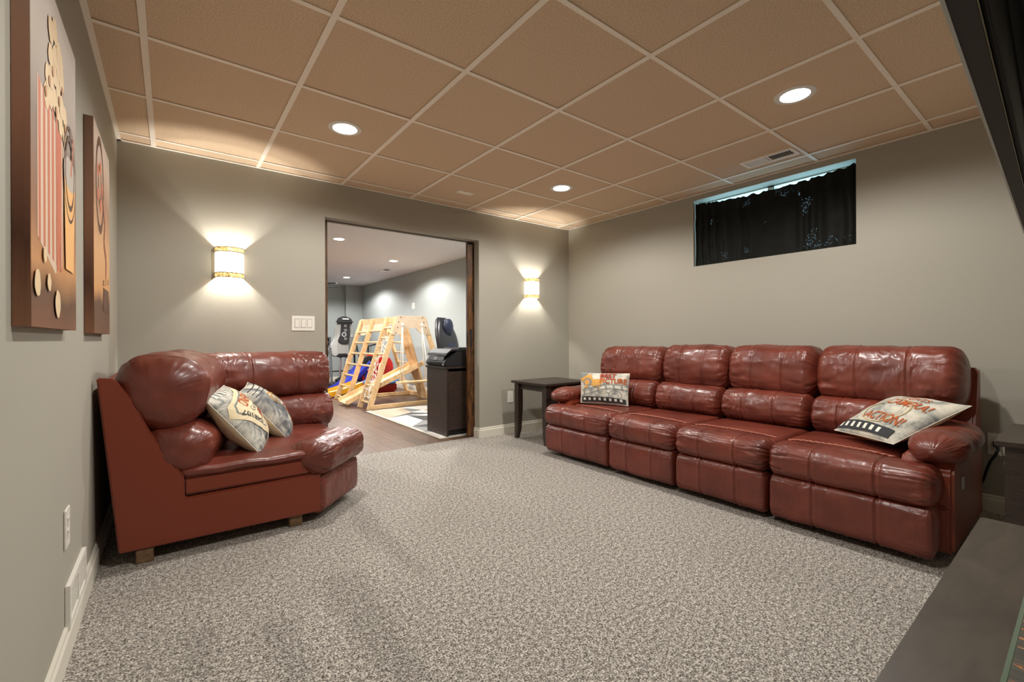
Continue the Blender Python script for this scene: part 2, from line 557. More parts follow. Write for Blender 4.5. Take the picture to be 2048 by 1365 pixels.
def rope_trim(pts, r=.004):
    """twisted piping along a path"""
    mb = MB()
    P = [Vector(p) for p in pts]
    fine = []
    for a, b in zip(P[:-1], P[1:]):
        k = max(2, int((b - a).length / .006))
        fine += [a.lerp(b, i / k) for i in range(k)]
    fine.append(P[-1])
    fine = [p + Vector((0, 0, .0015 * sin(i * 1.3))) + Vector((.0015 * cos(i * 1.3), 0, 0)) for i, p in enumerate(fine)]
    mb.tube(fine, r, 6)
    return mb

# ------------------------------------------------------------------ long sofa on the right
sofa = thing('sofa', 'long four-seat burgundy leather reclining sofa against the right wall, under the window', 'sofa', (3.1, 1.7, 0))
EDG = [2.95, 2.238, 1.68, 1.107, 0.42]      # module joints, far to near
lea = M['leather']
# body
b = MB()
b.box(2.74, 3.60, .40, 2.93, .05, .25)
b.build('base', M['vinyl'], sofa, bevel=.01)
b = MB().prism([(3.44, .05), (3.66, .05), (3.66, .80), (3.63, .84), (3.56, .84), (3.42, .40)], 'Y', .40, 2.93)
b.build('back_frame', M['vinyl'], sofa, bevel=.012)
for k in range(4):
    y1, y0 = EDG[k], EDG[k + 1]
    g = .004
    # path runs from y0 (near) to y1 (far): direction +Y, hv = -X  -> h = -x
    def PX(pr): return [(-x, z) for (x, z) in pr]
    bt0, bt1 = (y0, min(y1, 2.93)) if k < 3 else (.425, y1)
    sm = (.3, .68) if k == 3 else ((.5,) if k == 1 else (.62,))
    # upper back cushion
    topz = [.925, .945, .945, .945][k]
    c = (3.455, (topz + .60) / 2)
    sweep(PX(supell(c[0], c[1], .175, (topz - .60) / 2 + .004, 2.7, rot=-.10)), (0, bt0 + g - .012), (0, bt1 - g + .012), er=.085, seams=(.33, .67), pleat=.015, lump=.010, seed=k * 5 + 1, puff=.008, kk=2.6).build('back_cushion', lea, sofa, smooth=True)
    # lumbar cushion
    lb0, lb1 = bt0, bt1
    if k == 0: lb1 = 2.80
    if k == 3: lb0 = .56
    sweep(PX(supell(3.335, .515, .165, .115, 2.6, rot=-.25)), (0, lb0 + g - .008), (0, lb1 - g + .008), er=.05, seams=(.35, .7), pleat=.009, lump=.009, seed=k * 7 + 30, puff=.004).build('lumbar_cushion', lea, sofa, smooth=True)
    # seat cushion
    s0, s1 = y0, y1
    if k == 0: s1 = 2.80
    if k == 3: s0 = .57
    sweep(PX(supell(3.03, .345, .32, .083, 4.0)), (0, s0 + g - .006), (0, s1 - g + .006), er=.04, pleat=.004, lump=.006, seed=k + 60, puff=.006).build('seat_cushion', lea, sofa, smooth=True)
    # front roll
    sweep(PX(supell(2.715, .345, .125, .088, 2.9)), (0, y0 + g - .006), (0, y1 - g + .006), er=.06, seams=(.3, .68), pleat=.014, lump=.004, seed=k * 3 + 80, puff=.003, kk=2.6).build('front_roll', lea, sofa, smooth=True)
    # footrest panel
    sweep(PX(supell(2.70, .150, .095, .118, 4.5)), (0, y0 + g - .002), (0, y1 - g + .002), er=.035, seams=(.3, .68), pleat=.004, lump=.005, seed=k * 3 + 120, kk=2.8).build('footrest_panel', lea, sofa, smooth=True)
    rope_trim([(2.825, s0 + .03, .425), (2.812, s0 * .8 + s1 * .2, .436), (2.81, (s0 + s1) / 2, .440), (2.812, s0 * .2 + s1 * .8, .437), (2.825, s1 - .03, .426)], .0055).build('piping', M['piping'], sofa, smooth=True)
# arms
for (ya, yb, yc, sgn) in ((.385, .57, .447, -1), (2.80, 2.95, 2.925, 1)):
    b = MB().prism([(2.76, .04), (3.58, .04), (3.58, .50), (2.80, .46), (2.76, .40)], 'Y', ya, yb)
    b.build('arm_panel', M['vinyl'], sofa, bevel=.012)
    # pad: path along +X, hv = +Y
    yw = .112
    pr = [(y, z) for (y, z) in supell(yc, .498, yw, .078, 2.3)]
    o = sweep(pr, (2.70, 0), (3.40, 0), er=.18, pleat=.006, lump=.010, seed=200 + sgn, ep=(1, .2), seams=(), taper=(.92, 1.0)).build('armrest', lea, sofa, smooth=True)
# outer recliner switch on near arm
MB().box(2.93, 2.965, .377, .386, .30, .36).build('recliner_switch', M['silver'], sofa, bevel=.003)
for y in (.5, 2.85):
    MB().box(2.86, 2.92, y - .03, y + .03, 0, .05).build('foot', M['black'], sofa)
    MB().box(3.5, 3.56, y - .03, y + .03, 0, .05).build('foot', M['black'], sofa)

# ------------------------------------------------------------------ corner wedge piece on the left
wed = thing('corner_sofa', 'burgundy leather corner wedge seat with flat side panel in the left back corner', 'sofa', (.35, 3.1, 0))
side = [(-.184, .066), (-.255, .849), (-.197, .842), (-.133, .74), (-.082, .61), (-.017, .475), (.051, .368), (.054, .264), (.663, .272), (.667, .057)]
MB().prism(side[::-1], 'Y', 2.62, 2.655).build('side_panel', M['vinyl'], wed, bevel=.006)
foot = [(-.17, 2.655), (.655, 2.655), (.93, 2.93), (.93, 3.76), (-.17, 3.76)]
MB().prism(foot, 'Z', .06, .27).build('base', M['vinyl'], wed, bevel=.01)
MB().prism([(.046, 2.626), (.655, 2.626), (.90, 2.90), (.90, 3.7), (.0, 3.7)], 'Z', .272, .36).build('seat_rail', M['vinyl'], wed, bevel=.012)
# shells behind the back cushions
MB().prism([(-.178, .07), (-.248, .83), (-.19, .83), (-.02, .40), (.0, .07)], 'Y', 2.655, 3.72).build('back_frame', M['vinyl'], wed, bevel=.01)
MB().prism([(3.78, .06), (3.78, .83), (3.74, .83), (3.62, .40), (3.60, .06)], 'X', -.1, .93).build('back_frame', M['vinyl'], wed, bevel=.01)

def puff_poly(outline, z0, z1, crown=.02, seed=0, rings=16, edge=.03):
    """stuffed polygonal seat"""
    pts = []
    n = len(outline)
    for i in range(n):
        a = Vector(outline[i]); b = Vector(outline[(i + 1) % n]); p = Vector(outline[i - 1])
        u = (p - a).normalized(); w = (b - a).normalized()
        r = .05
        for t in (0, .25, .5, .75, 1):
            q = a + u * r * (1 - t) ** 2 + w * r * t ** 2
            pts.append(q)
        k = max(1, int((b - a).length / .02))
        for j in range(1, k): 
            q = (a + w * r).lerp(b - w * r, j / k)
            pts.append(q)
    c = sum(pts, Vector((0, 0))) / len(pts)
    m = len(pts)
    zc = (z0 + z1) / 2; hz = (z1 - z0) / 2
    vs = []
    lev = [(-1, .0)]
    prof = []
    for i in range(9):
        a = -pi / 2 + pi * i / 8
        prof.append((-(1 - cos(a)) * edge, zc + hz * sin(a)))
    for i in range(1, rings):
        t = i / rings
        prof.append((None, t))
    for (o, z) in prof:
        for j, q in enumerate(pts):
            dv = (q - c); dl = dv.length
            if o is not None:
                r = 1 + o / dl; zz = z
            else:
                r = (1 - edge / dl) * (1 - z); zz = z1 + crown * sin(z * pi / 2)
            p = c + dv * r
            w = noise.noise(Vector((p.x * 8 + seed, p.y * 8, 2)))
            w2 = abs(noise.noise(Vector((p.x * 26, p.y * 26, seed))))
            k2 = math.exp(-((r - 1) * dl) ** 2 / .006)
            vs.append((p.x, p.y, zz + .006 * w - .007 * w2 * k2 * (1 if (o is None or zz > zc) else 0)))
    fs = []
    R = len(prof)
    for i in range(R - 1):
        for j in range(m):
            fs.append((i * m + j, i * m + (j + 1) % m, (i + 1) * m + (j + 1) % m, (i + 1) * m + j))
    fs.append(tuple(range(m))[::-1]); fs.append(tuple((R - 1) * m + j for j in range(m)))
    return MB().add(vs, fs)

puff_poly([(.03, 2.615), (.60, 2.615), (.86, 2.90), (.90, 3.66), (-.02, 3.66)], .355, .405, .02, 3).build('seat_cushion', lea, wed, smooth=True)
# front roll and panel along the cut corner: direction from near to far, hv points to the seat side
def wedge_dir(a, b): return a, b
A0, B0 = (.655, 2.585), (.985, 2.945)
# h is to the left of the travel direction = towards the seat
sweep(supell(.075, .350, .125, .092, 2.8), (.63, 2.565), (1.0, 2.965), er=.09, seams=(), pleat=.012, lump=.007, seed=301, puff=.004, kk=2.0).build('front_roll', lea, wed, smooth=True)
sweep(supell(.085, .155, .085, .115, 4.2), (.665, 2.60), (.99, 2.95), er=.04, seams=(), pleat=.004, lump=.005, seed=302).build('front_panel', lea, wed, smooth=True)
# back cushions. first along the left wall; travel +Y, hv=-X
sweep(supell(-.02, .765, .175, .170, 2.5, rot=.12), (-.075, 2.60), (.095, 3.46), er=.13, seams=(.13, .42, .75), pleat=.010, lump=.012, seed=310, puff=.014, ep=(.45, 1), n=160).build('back_cushion', lea, wed, smooth=True)
sweep(supell(-.03, .487, .150, .128, 2.6, rot=.25), (-.02, 2.615), (.13, 3.40), er=.12, seams=(.22,), pleat=.009, lump=.009, seed=311, puff=.006, ep=(.4, 1)).build('lumbar_cushion', lea, wed, smooth=True)
# second along the back wall; travel +X, hv=+Y
sweep(supell(.06, .760, .165, .160, 2.6, rot=-.12), (.10, 3.42), (.955, 3.56), er=.06, seams=(.36, .70), pleat=.012, lump=.011, seed=312, puff=.006, n=160).build('back_cushion', lea, wed, smooth=True)
sweep(supell(.02, .487, .150, .122, 2.6, rot=-.25), (.12, 3.43), (.965, 3.54), er=.05, seams=(.45,), pleat=.009, lump=.008, seed=313).build('lumbar_cushion', lea, wed, smooth=True)
for (x, y) in ((-.095, 2.66), (.54, 2.67), (.85, 3.0), (.85, 3.65), (-.08, 3.65)):
    MB().box(x - .032, x + .032, y - .032, y + .032, 0, .062).build('foot', M['block'], wed, bevel=.003)

# ------------------------------------------------------------------ throw pillows with printed fronts
def flat_text(txt, size, bold=0.0):
    cu = bpy.data.curves.new('t', 'FONT'); cu.body = txt; cu.size = size; cu.align_x = 'LEFT'; cu.offset = bold
    cu.resolution_u = 3
    o = bpy.data.objects.new('t', cu); COL.objects.link(o)
    dg = bpy.context.evaluated_depsgraph_get()
    me = bpy.data.meshes.new_from_object(o.evaluated_get(dg))
    vs = [(v.co.x, v.co.y) for v in me.vertices]; fs = [tuple(p.vertices) for p in me.polygons]
    bpy.data.objects.remove(o); bpy.data.curves.remove(cu); bpy.data.meshes.remove(me)
    return vs, fs

def fit_text(txt, x0, x1, y0, y1, bold=0.01, rot=0, skew=0):
    vs, fs = flat_text(txt, 1.0, bold)
    ax, bx = min(v[0] for v in vs), max(v[0] for v in vs); ay, by = min(v[1] for v in vs), max(v[1] for v in vs)
    out = []
    for (x, y) in vs:
        u = (x - ax) / (bx - ax); w = (y - ay) / (by - ay)
        if rot == 180: u, w = 1 - u, 1 - w
        if rot == 90: u, w = 1 - w, u
        out.append((x0 + (x1 - x0) * u + skew * w, y0 + (y1 - y0) * w))
    return out, fs

def shapes(*ps):
    vs = []; fs = []
    for p in ps:
        b = len(vs); vs += p; fs.append(tuple(range(b, b + len(p))))
    return vs, fs
def rect(x0, y0, x1, y1): return [(x0, y0), (x1, y0), (x1, y1), (x0, y1)]
def disc(cx, cy, r, n=24, ry=None): return [(cx + r * cos(2 * pi * k / n), cy + (ry or r) * sin(2 * pi * k / n)) for k in range(n)]
def star(cx, cy, r, n=5, rot=pi / 2, q=.4): return [(cx + (r if k % 2 == 0 else r * q) * cos(rot + pi * k / n), cy + (r if k % 2 == 0 else r * q) * sin(rot + pi * k / n)) for k in range(2 * n)]
def ring(cx, cy, r, w, n=28, a0=0, a1=2 * pi):
    vs = []; fs = []
    for k in range(n + 1):
        a = a0 + (a1 - a0) * k / n
        vs += [(cx + (r - w / 2) * cos(a), cy + (r - w / 2) * sin(a)), (cx + (r + w / 2) * cos(a), cy + (r + w / 2) * sin(a))]
    for k in range(n): fs.append((2 * k, 2 * k + 1, 2 * k + 3, 2 * k + 2))
    return vs, fs
def line(pts, w):
    vs = []; fs = []
    for i, (a, b) in enumerate(zip(pts[:-1], pts[1:])):
        d = Vector(b) - Vector(a); n = Vector((-d.y, d.x)).normalized() * w / 2
        k = len(vs)
        vs += [(a[0] - n.x, a[1] - n.y), (b[0] - n.x, b[1] - n.y), (b[0] + n.x, b[1] + n.y), (a[0] + n.x, a[1] + n.y)]
        fs.append((k, k + 1, k + 2, k + 3))
    return vs, fs
def join2(*ms):
    vs = []; fs = []
    for (v, f) in ms:
        b = len(vs); vs += v; fs += [tuple(b + i for i in q) for q in f]
    return vs, fs

def m_print(name, c0, c1, c2, sc=5):
    m = mat(name, c1, 0.85, spec=0.1)
    v = coords(m, 'UV', (1, 1, 1))
    f = noise_tex(m, v, sc, 6, 0.65, 0.6)
    r = ramp(m, f, [(0.34, c0), (0.47, c1), (0.6, c2)])
    L(m, r.outputs[0], BS(m).inputs['Base Color'])
    return m
M['linen'] = mat('beige_linen', (205, 190, 160), 0.9, spec=0.1)
INK = {k: mat('ink_' + k, c, 0.85, spec=0.1) for k, c in dict(orange=(182, 94, 54), red=(166, 66, 46), dark=(62, 64, 66), cream=(224, 208, 174), grey=(130, 132, 130), white=(228, 226, 214), gold=(206, 156, 84), pale=(196, 194, 186), tan=(188, 172, 136)).items()}

SPLIT = ('film_holes', 'loose_popcorn', 'popcorn_shadow', 'popcorn', 'stripes', 'box_stripe', 'clapper_stripe', 'film_reel', 'reel', 'star_disc')
SINGULAR = {'film_holes': 'film_hole', 'stripes': 'stripe', 'loose_popcorn': 'popcorn_piece', 'popcorn': 'popcorn_kernel', 'reel': 'reel_ring', 'film_reel': 'reel_ring'}
def islands(vs, fs):
    par = list(range(len(vs)))
    def fd(i):
        while par[i] != i: par[i] = par[par[i]]; i = par[i]
        return i
    for f in fs:
        for i in f[1:]: par[fd(i)] = fd(f[0])
    g = {}
    for f in fs: g.setdefault(fd(f[0]), []).append(f)
    for q in g.values():
        idx = sorted({i for f in q for i in f}); mp = {i: k for k, i in enumerate(idx)}
        yield [vs[i] for i in idx], [tuple(mp[i] for i in f) for f in q]
def split_prints(prints):
    out = []
    for li, (nm, (vs, fs), ink) in enumerate(prints):
        if nm in SPLIT:
            for (v, f) in islands(vs, fs): out.append((li, (SINGULAR.get(nm, nm), (v, f), ink)))
        else: out.append((li, (nm, (vs, fs), ink)))
    return out

def pillow(label, BL, BR, TR, TL, thick, base_mat, prints, group=None, pinch=.10, seed=0, side_flip=False):
    BL, BR, TR, TL = map(Vector, (BL, BR, TR, TL))
    ctr = (BL + BR + TR + TL) / 4
    nrm = (BR - BL).cross(TL - BL).normalized()        # towards the printed side
    root = thing('throw_pillow', label, 'pillow', ctr, group)
    def S(u, v, side, lift=0.0):
        """u,v in 0..1; side +1 printed, -1 back"""
        a, b = 2 * u - 1, 2 * v - 1
        # edges bow inwards between the corners
        bow = pinch * .35
        uu = .5 + a / 2 * (1 - bow * (1 - b * b)); vv = .5 + b / 2 * (1 - bow * (1 - a * a))
        p = BL * (1 - uu) * (1 - vv) + BR * uu * (1 - vv) + TR * uu * vv + TL * (1 - uu) * vv
        e = max(0, (1 - a * a)) ** .55 * max(0, (1 - b * b)) ** .55
        t = thick / 2 * e
        wr = noise.noise(Vector((a * 2.2 + seed, b * 2.2, side))) * .010 * e + abs(noise.noise(Vector((a * 6, b * 6, seed)))) * -.006 * e
        return p + nrm * side * (t + wr + lift)
    n = 72
    for side, nm, mt in ((1, 'printed_front', base_mat), (-1, 'plain_back', M['linen'])):
        vs = []; uvs = []
        for j in range(n + 1):
            for i in range(n + 1):
                u = .5 - .5 * cos(pi * i / n); v = .5 - .5 * cos(pi * j / n)
                vs.append(S(u, v, side)); uvs.append((u, v))
        fs = []
        for j in range(n):
            for i in range(n):
                q = (j * (n + 1) + i, j * (n + 1) + i + 1, (j + 1) * (n + 1) + i + 1, (j + 1) * (n + 1) + i)
                fs.append(q if side > 0 else q[::-1])
        me = bpy.data.meshes.new(nm); me.from_pydata([tuple(p) for p in vs], [], fs)
        uvl = me.uv_layers.new(name='UVMap')
        for lp in me.loops: uvl.data[lp.index].uv = uvs[lp.vertex_index]
        me.polygons.foreach_set('use_smooth', [True] * len(me.polygons))
        me.materials.append(mt)
        o = bpy.data.objects.new(nm, me); COL.objects.link(o); put(o, root)
        if side == 1: front = o
    # edge cord
    rim = [S(t, 0, 1) for t in [i / 20 for i in range(21)]] + [S(1, t, 1) for t in [i / 20 for i in range(1, 21)]] + [S(1 - t, 1, 1) for t in [i / 20 for i in range(1, 21)]] + [S(0, 1 - t, 1) for t in [i / 20 for i in range(1, 21)]]
    MB().tube(rim, .0022, 6).build('edge_seam', INK['white'], root, smooth=True)
    for li, (nm, (vs, fs), ink) in split_prints(prints):
        bm = bmesh.new()
        bv = [bm.verts.new((x, y, 0)) for (x, y) in vs]
        for f in fs:
            try: bm.faces.new([bv[i] for i in f])
            except ValueError: pass
        bmesh.ops.triangulate(bm, faces=[f for f in bm.faces if len(f.verts) > 4])
        for _ in range(5):
            es = [e for e in bm.edges if e.calc_length() > .03]
            if not es: break
            bmesh.ops.subdivide_edges(bm, edges=es, cuts=1, use_grid_fill=False)
            bmesh.ops.triangulate(bm, faces=bm.faces)
        lift = .0034 + .0005 * li
        for v in bm.verts: v.co = S(min(1, max(0, v.co.x)), min(1, max(0, v.co.y)), 1, lift)
        me = bpy.data.meshes.new(nm); bm.to_mesh(me); bm.free()
        me.materials.append(INK[ink])
        o = bpy.data.objects.new(nm, me); COL.objects.link(o); put(o, front)
    return root

def film(y0, y1, n, x0=.03, x1=.97, ink=True):
    sq = [rect(x0 + (x1 - x0) * (i + .22) / n, y0 + (y1 - y0) * .28, x0 + (x1 - x0) * (i + .78) / n, y0 + (y1 - y0) * .8) for i in range(n)]
    return [('film_strip', shapes(rect(x0, y0, x1, y1)), 'dark'), ('film_holes', shapes(*sq), 'white')]

sketch = m_print('grey_sketch_print', (84, 88, 90), (172, 172, 164), (222, 218, 204), 5)
sketch2 = m_print('navy_sketch_print', (66, 72, 80), (128, 130, 130), (214, 210, 196), 3.2)
cream_print = m_print('cream_sketch_print', (140, 143, 140), (190, 188, 176), (216, 210, 194), 4)

cream_sketch2 = m_print('grey_cream_sketch_print', (108, 114, 116), (182, 180, 168), (212, 206, 190), 3)
ticket = [(.10, .60), (.15, .70), (.66, .84), (.82, .74), (.88, .42), (.78, .33), (.44, .22), (.37, .27)]
def place_text(txt, o, dx, dy, bold=.01):
    """o origin, dx full text direction, dy letter height vector, all in print coordinates"""
    vs, fs = fit_text(txt, 0, 1, 0, 1, bold)
    return [(o[0] + dx[0] * x + dy[0] * y, o[1] + dx[1] * x + dy[1] * y) for (x, y) in vs], fs

pillow('upright square pillow printed with a CINEMA ticket, front one of two on the corner seat',
       (.385, 2.735, .392), (.478, 3.10, .395), (.250, 3.115, .745), (.128, 2.74, .718), .19, sketch, [
    ('stripes', shapes(*[[(.08 + .1 * i, .90), (.13 + .1 * i, .90), (.16 + .1 * i, .98), (.11 + .1 * i, .98)] for i in range(8)]), 'white'),
    ('ticket_panel', shapes([(.0, .60), (.06, .74), (.70, .93), (1.0, .80), (1.0, .30), (.88, .20), (.50, .10), (.30, .20)]), 'cream'),
    ('ticket_border', join2(line(ticket + [ticket[0]], .022)), 'grey'),
    ('printed_word', place_text('CINEMA', (.30, .58), (.46, .10), (-.05, .15), .02), 'orange'),
    ('printed_word', place_text('Guest', (.38, .48), (.36, .07), (-.02, .08), 0), 'grey'),
    ('printed_word', place_text('ADMIT', (.48, .33), (.34, .07), (-.03, .13), .03), 'red'),
    ('printed_number', place_text('048107', (.44, .33), (-.27, .28), (-.060, -.055), .004), 'dark'),
    ('star', shapes(star(.34, .10, .08)), 'dark'),
], seed=1)

pillow('square pillow with navy and gold scrollwork print, rear of two on corner seat',
       (.575, 2.995, .395), (.650, 3.30, .392), (.395, 3.315, .738), (.318, 3.01, .712), .185, sketch2, [
    ('scrollwork', join2(ring(.4, .62, .12, .02, a1=5.0), ring(.4, .62, .06, .018, a0=1), ring(.62, .64, .07, .02, a1=4.4), ring(.55, .74, .05, .015, a1=4)), 'gold'),
    ('scrollwork', join2(ring(.5, .36, .09, .02, a0=.5, a1=5.2), ring(.62, .22, .08, .018, a0=2, a1=7), ring(.48, .14, .05, .015, a1=4)), 'orange'),
    ('ruled_lines', join2(line([(.05, .86), (.95, .90)], .008), line([(.05, .80), (.95, .85)], .008), line([(.05, .93), (.95, .96)], .012)), 'dark'),
    ('ruled_lines', join2(*[line([(.04, .30 - .02 * i), (.16, .31 - .02 * i)], .006) for i in range(8)]), 'dark'),
], seed=5)

pillow('small rectangular pillow printed BEST PICTURE, leaning at the far arm of the long sofa',
       (2.875, 2.765, .445), (3.06, 2.395, .440), (3.16, 2.455, .705), (2.95, 2.84, .700), .12, cream_print, [
    ('corner_shade', shapes([(.0, .72), (.0, 1), (.2, 1)]), 'grey'),
    ('star_rays', shapes(star(.24, .66, .30, rot=.35, q=.34)), 'gold'),
    ('star_disc', shapes(disc(.17, .66, .10, ry=.13)), 'grey'),
    ('star_disc', shapes(disc(.155, .65, .06, ry=.09)), 'gold'),
    ('printed_word', fit_text('BEST', .44, .76, .82, .97, .03), 'red'),
    ('printed_word', fit_text('PICTURE', .44, .98, .62, .80, .03), 'orange'),
    ('film_curve', join2(line([(.02, .22), (.30, .32), (.60, .46), (1.0, .44)], .02), line([(.04, .40), (.30, .48), (.60, .60), (1.0, .58)], .02),
                         *[line([(.10 + .16 * i, .24 + .055 * i if i < 4 else .44), (.10 + .16 * i - .02, .40 + .05 * i if i < 4 else .58)], .03) for i in range(6)]), 'grey'),
    ('reel', join2(ring(.52, .25, .11, .012), ring(.76, .27, .13, .012), ring(.76, .24, .07, .01)), 'grey'),
    ('film_strip', shapes([(.04, .03), (.97, .03), (.97, .16), (.04, .19)]), 'dark'),
    ('film_holes', shapes(*[rect(.08 + .11 * i, .075, .13 + .11 * i, .145) for i in range(8)]), 'white'),
], seed=9)

pillow('large pillow printed CAMERA! ACTION!, lying tilted against the near arm of the long sofa',
       (3.06, .924, .475), (2.845, .612, .482), (3.137, .374, .672), (3.335, .712, .672), .15, cream_sketch2, [
    ('lens_ring', join2(ring(.5, .46, .27, .02), ring(.5, .46, .18, .006), ring(.42, .46, .30, .006)), 'tan'),
    ('printed_word', fit_text('LIGHTS', .42, .76, .76, .85, .006), 'orange'),
    ('printed_word', fit_text('CAMERA!', .36, .90, .58, .72, .008), 'orange'),
    ('printed_word', fit_text('ACTION!', .34, .88, .22, .37, .008), 'orange'),
    ('film_strip', shapes(rect(.02, .03, .90, .16)), 'dark'),
    ('film_holes', shapes(*[rect(.06 + .105 * i, .06, .105 + .105 * i, .13) for i in range(7)]), 'white'),
], seed=13)

# ------------------------------------------------------------------ end tables
def end_table(x0, x1, y0, y1, h, label):
    t = thing('end_table', label, 'table', ((x0 + x1) / 2, (y0 + y1) / 2, 0))
    MB().box(x0, x1, y0, y1, h - .022, h).build('table_top', M['espresso'], t, bevel=.004)
    MB().box(x0 + .09, x1 - .09, y0 + .09, y1 - .09, h, h + .0015).build('top_inlay', M['espresso'], t)
    a = .055
    b = MB()
    b.box(x0 + a, x1 - a, y0 + a, y0 + a + .018, h - .085, h - .022); b.box(x0 + a, x1 - a, y1 - a - .018, y1 - a, h - .085, h - .022)
    b.box(x0 + a, x0 + a + .018, y0 + a + .018, y1 - a - .018, h - .085, h - .022); b.box(x1 - a - .018, x1 - a, y0 + a + .018, y1 - a - .018, h - .085, h - .022)
    b.build('apron', M['espresso'], t)
    for sx in (0, 1):
        for sy in (0, 1):
            cx = x0 + .058 if sx == 0 else x1 - .058; cy = y0 + .058 if sy == 0 else y1 - .058
            vs = []
            for (z, w) in ((0, .034), (.09, .050), (.30, .060), (h - .022, .060)):
                # tapers on the inner faces only
                ix = 1 if sx == 0 else -1; iy = 1 if sy == 0 else -1
                ox, oy = cx - ix * .03, cy - iy * .03
                vs += [(ox, oy, z), (ox + ix * w, oy, z), (ox + ix * w, oy + iy * w, z), (ox, oy + iy * w, z)]
            fs = [(0, 1, 2, 3), (12, 13, 14, 15)]
            for k in range(3):
                for i in range(4): fs.append((4 * k + i, 4 * k + (i + 1) % 4, 4 * k + 4 + (i + 1) % 4, 4 * k + 4 + i))
            MB().add(vs, fs).build('leg', M['espresso'], t)
    return t
end_table(2.765, 3.38, 3.10, 3.64, .585, 'dark espresso end table in the far corner, beyond the far sofa arm')
end_table(2.70, 3.31, -.22, .258, .585, 'dark espresso end table at the right edge, beyond the near sofa arm')

# ------------------------------------------------------------------ media console, tray, television
con = thing('media_console', 'low dark brown wooden console top in the bottom right foreground', 'cabinet', (1.1, -.02, 0))
MB().box(.36, 1.84, -.24, .203, .47, .50).build('console_top', M['espresso_top'], con, bevel=.003)
MB().box(.38, 1.82, -.23, .165, .06, .47).build('console_body', M['espresso'], con)
for i in range(3):
    x = .40 + i * .47
    MB().box(x, x + .455, .165, .183, .08, .455).build('console_door', M['espresso'], con, bevel=.003)
    MB().tube([(x + .41, .195, .22), (x + .41, .195, .32)], .005, 8).build('door_handle', M['chrome'], con)
for x in (.41, 1.79):
    for y in (-.2, .13):
        MB().box(x - .025, x + .025, y - .025, y + .025, 0, .06).build('leg', M['espresso'], con)

def m_streak():
    m = mat('slate_with_orange_streaks', (70, 68, 64), 0.35)
    f = noise_tex(m, coords(m, scale=(14, 2.2, 1), rot=(0, 0, .35)), 4, 4, .6, 1.0)
    r = ramp(m, f, [(0.40, (66, 66, 62)), (0.56, (84, 80, 72)), (0.60, (190, 112, 44)), (0.64, (214, 170, 120)), (0.68, (80, 76, 68))])
    L(m, r.outputs[0], BS(m).inputs['Base Color'])
    return m
tr = thing('tray', 'flat slate-look tray with orange streaks and green glass edge, on the console', 'tray', (1.1, 0, .5))
MB().box(.62, 1.60, -.17, .080, .5005, .508).build('tray_surface', m_streak(), tr)
MB().box(.62, 1.60, .080, .087, .5005, .509).build('tray_rim', mat('green_glass_edge', (92, 108, 92), 0.15), tr, bevel=.001)

tv = thing('television', 'large black flat television seen from beside on the wall, upper right', 'television', (1.2, .05, 1.315))
W0, W1, HT = .42, 1.98, .88
rz = Matrix.Translation((0, .066, 1.315)) @ Matrix.Rotation(radians(1.75), 4, 'Z')
def tvbox(name, x0, x1, y0, y1, z0, z1, m, bevel=0):
    mb = MB().box(x0, x1, y0, y1, z0, z1)
    mb.v = [tuple(rz @ Vector(p)) for p in mb.v]
    return mb.build(name, m, tv, bevel=bevel)
tvbox('bezel', W0, W1, -.020, 0, 0, HT, M['bezel'], .001)
tvbox('screen', W0 + .012, W1 - .012, .0, .0012, .018, HT - .012, M['gloss'])
tvbox('front_edge', W0, W1, -.0015, .0015, -.0012, .0004, M['silver'])
tvbox('rear_edge', W0, W1, -.0205, -.0195, -.0008, .0006, M['olive'])
tvbox('rear_cover', W0 + .004, W1 - .004, -.026, -.0205, .006, HT - .006, M['black'], .002)
tvbox('rear_housing', W0 + .25, W1 - .25, -.06, -.026, .10, HT - .2, M['black'], .012)
mb = MB().box(1.05, 1.35, YF + .001, YF + .02, 1.5, 1.9).beam((1.2, YF + .02, 1.72), (1.2, .05, 1.72), .06, .06)
mb.build('wall_mount', M['black'], tv)

# ------------------------------------------------------------------ canvases on the left wall
def canvas_mat(name, axis_stops):
    m = mat(name, (150, 120, 100), 0.6, spec=0.3)
    v = coords(m, 'Generated')
    sp = N(m, 'ShaderNodeSeparateXYZ'); L(m, v, sp.inputs[0])
    f = noise_tex(m, v, 2.2, 3)
    ma = N(m, 'ShaderNodeMath'); ma.operation = 'MULTIPLY_ADD'; ma.inputs[1].default_value = .14
    L(m, f, ma.inputs[0]); L(m, sp.outputs['Z'], ma.inputs[2])
    r = ramp(m, ma.outputs[0], axis_stops)
    L(m, r.outputs[0], BS(m).inputs['Base Color'])
    L(m, bump(m, noise_tex(m, coords(m), 900, 1), .15, .001), BS(m).inputs['Normal'])
    return m
cm1 = canvas_mat('canvas_print_popcorn', [(0.05, (128, 86, 62)), (0.16, (100, 70, 50)), (0.26, (196, 142, 92)), (0.40, (150, 104, 74)), (0.62, (132, 112, 98)), (1.0, (206, 196, 186))])
cm2 = canvas_mat('canvas_print_reel', [(0.05, (110, 76, 56)), (0.22, (92, 64, 48)), (0.30, (200, 146, 96)), (0.50, (206, 160, 116)), (0.75, (158, 124, 102)), (1.0, (196, 176, 160))])
cside = canvas_mat('canvas_wrapped_edge', [(0.0, (150, 106, 80)), (0.3, (84, 52, 36)), (0.6, (140, 98, 76)), (1.0, (150, 118, 100))])
CI = {k: mat('canvas_ink_' + k, c, 0.6, spec=0.3) for k, c in dict(corn=(226, 200, 160), cornd=(190, 140, 96), red=(196, 112, 82), cream=(216, 190, 166), dark=(92, 62, 46), grey=(186, 176, 164), glow=(238, 184, 118)).items()}
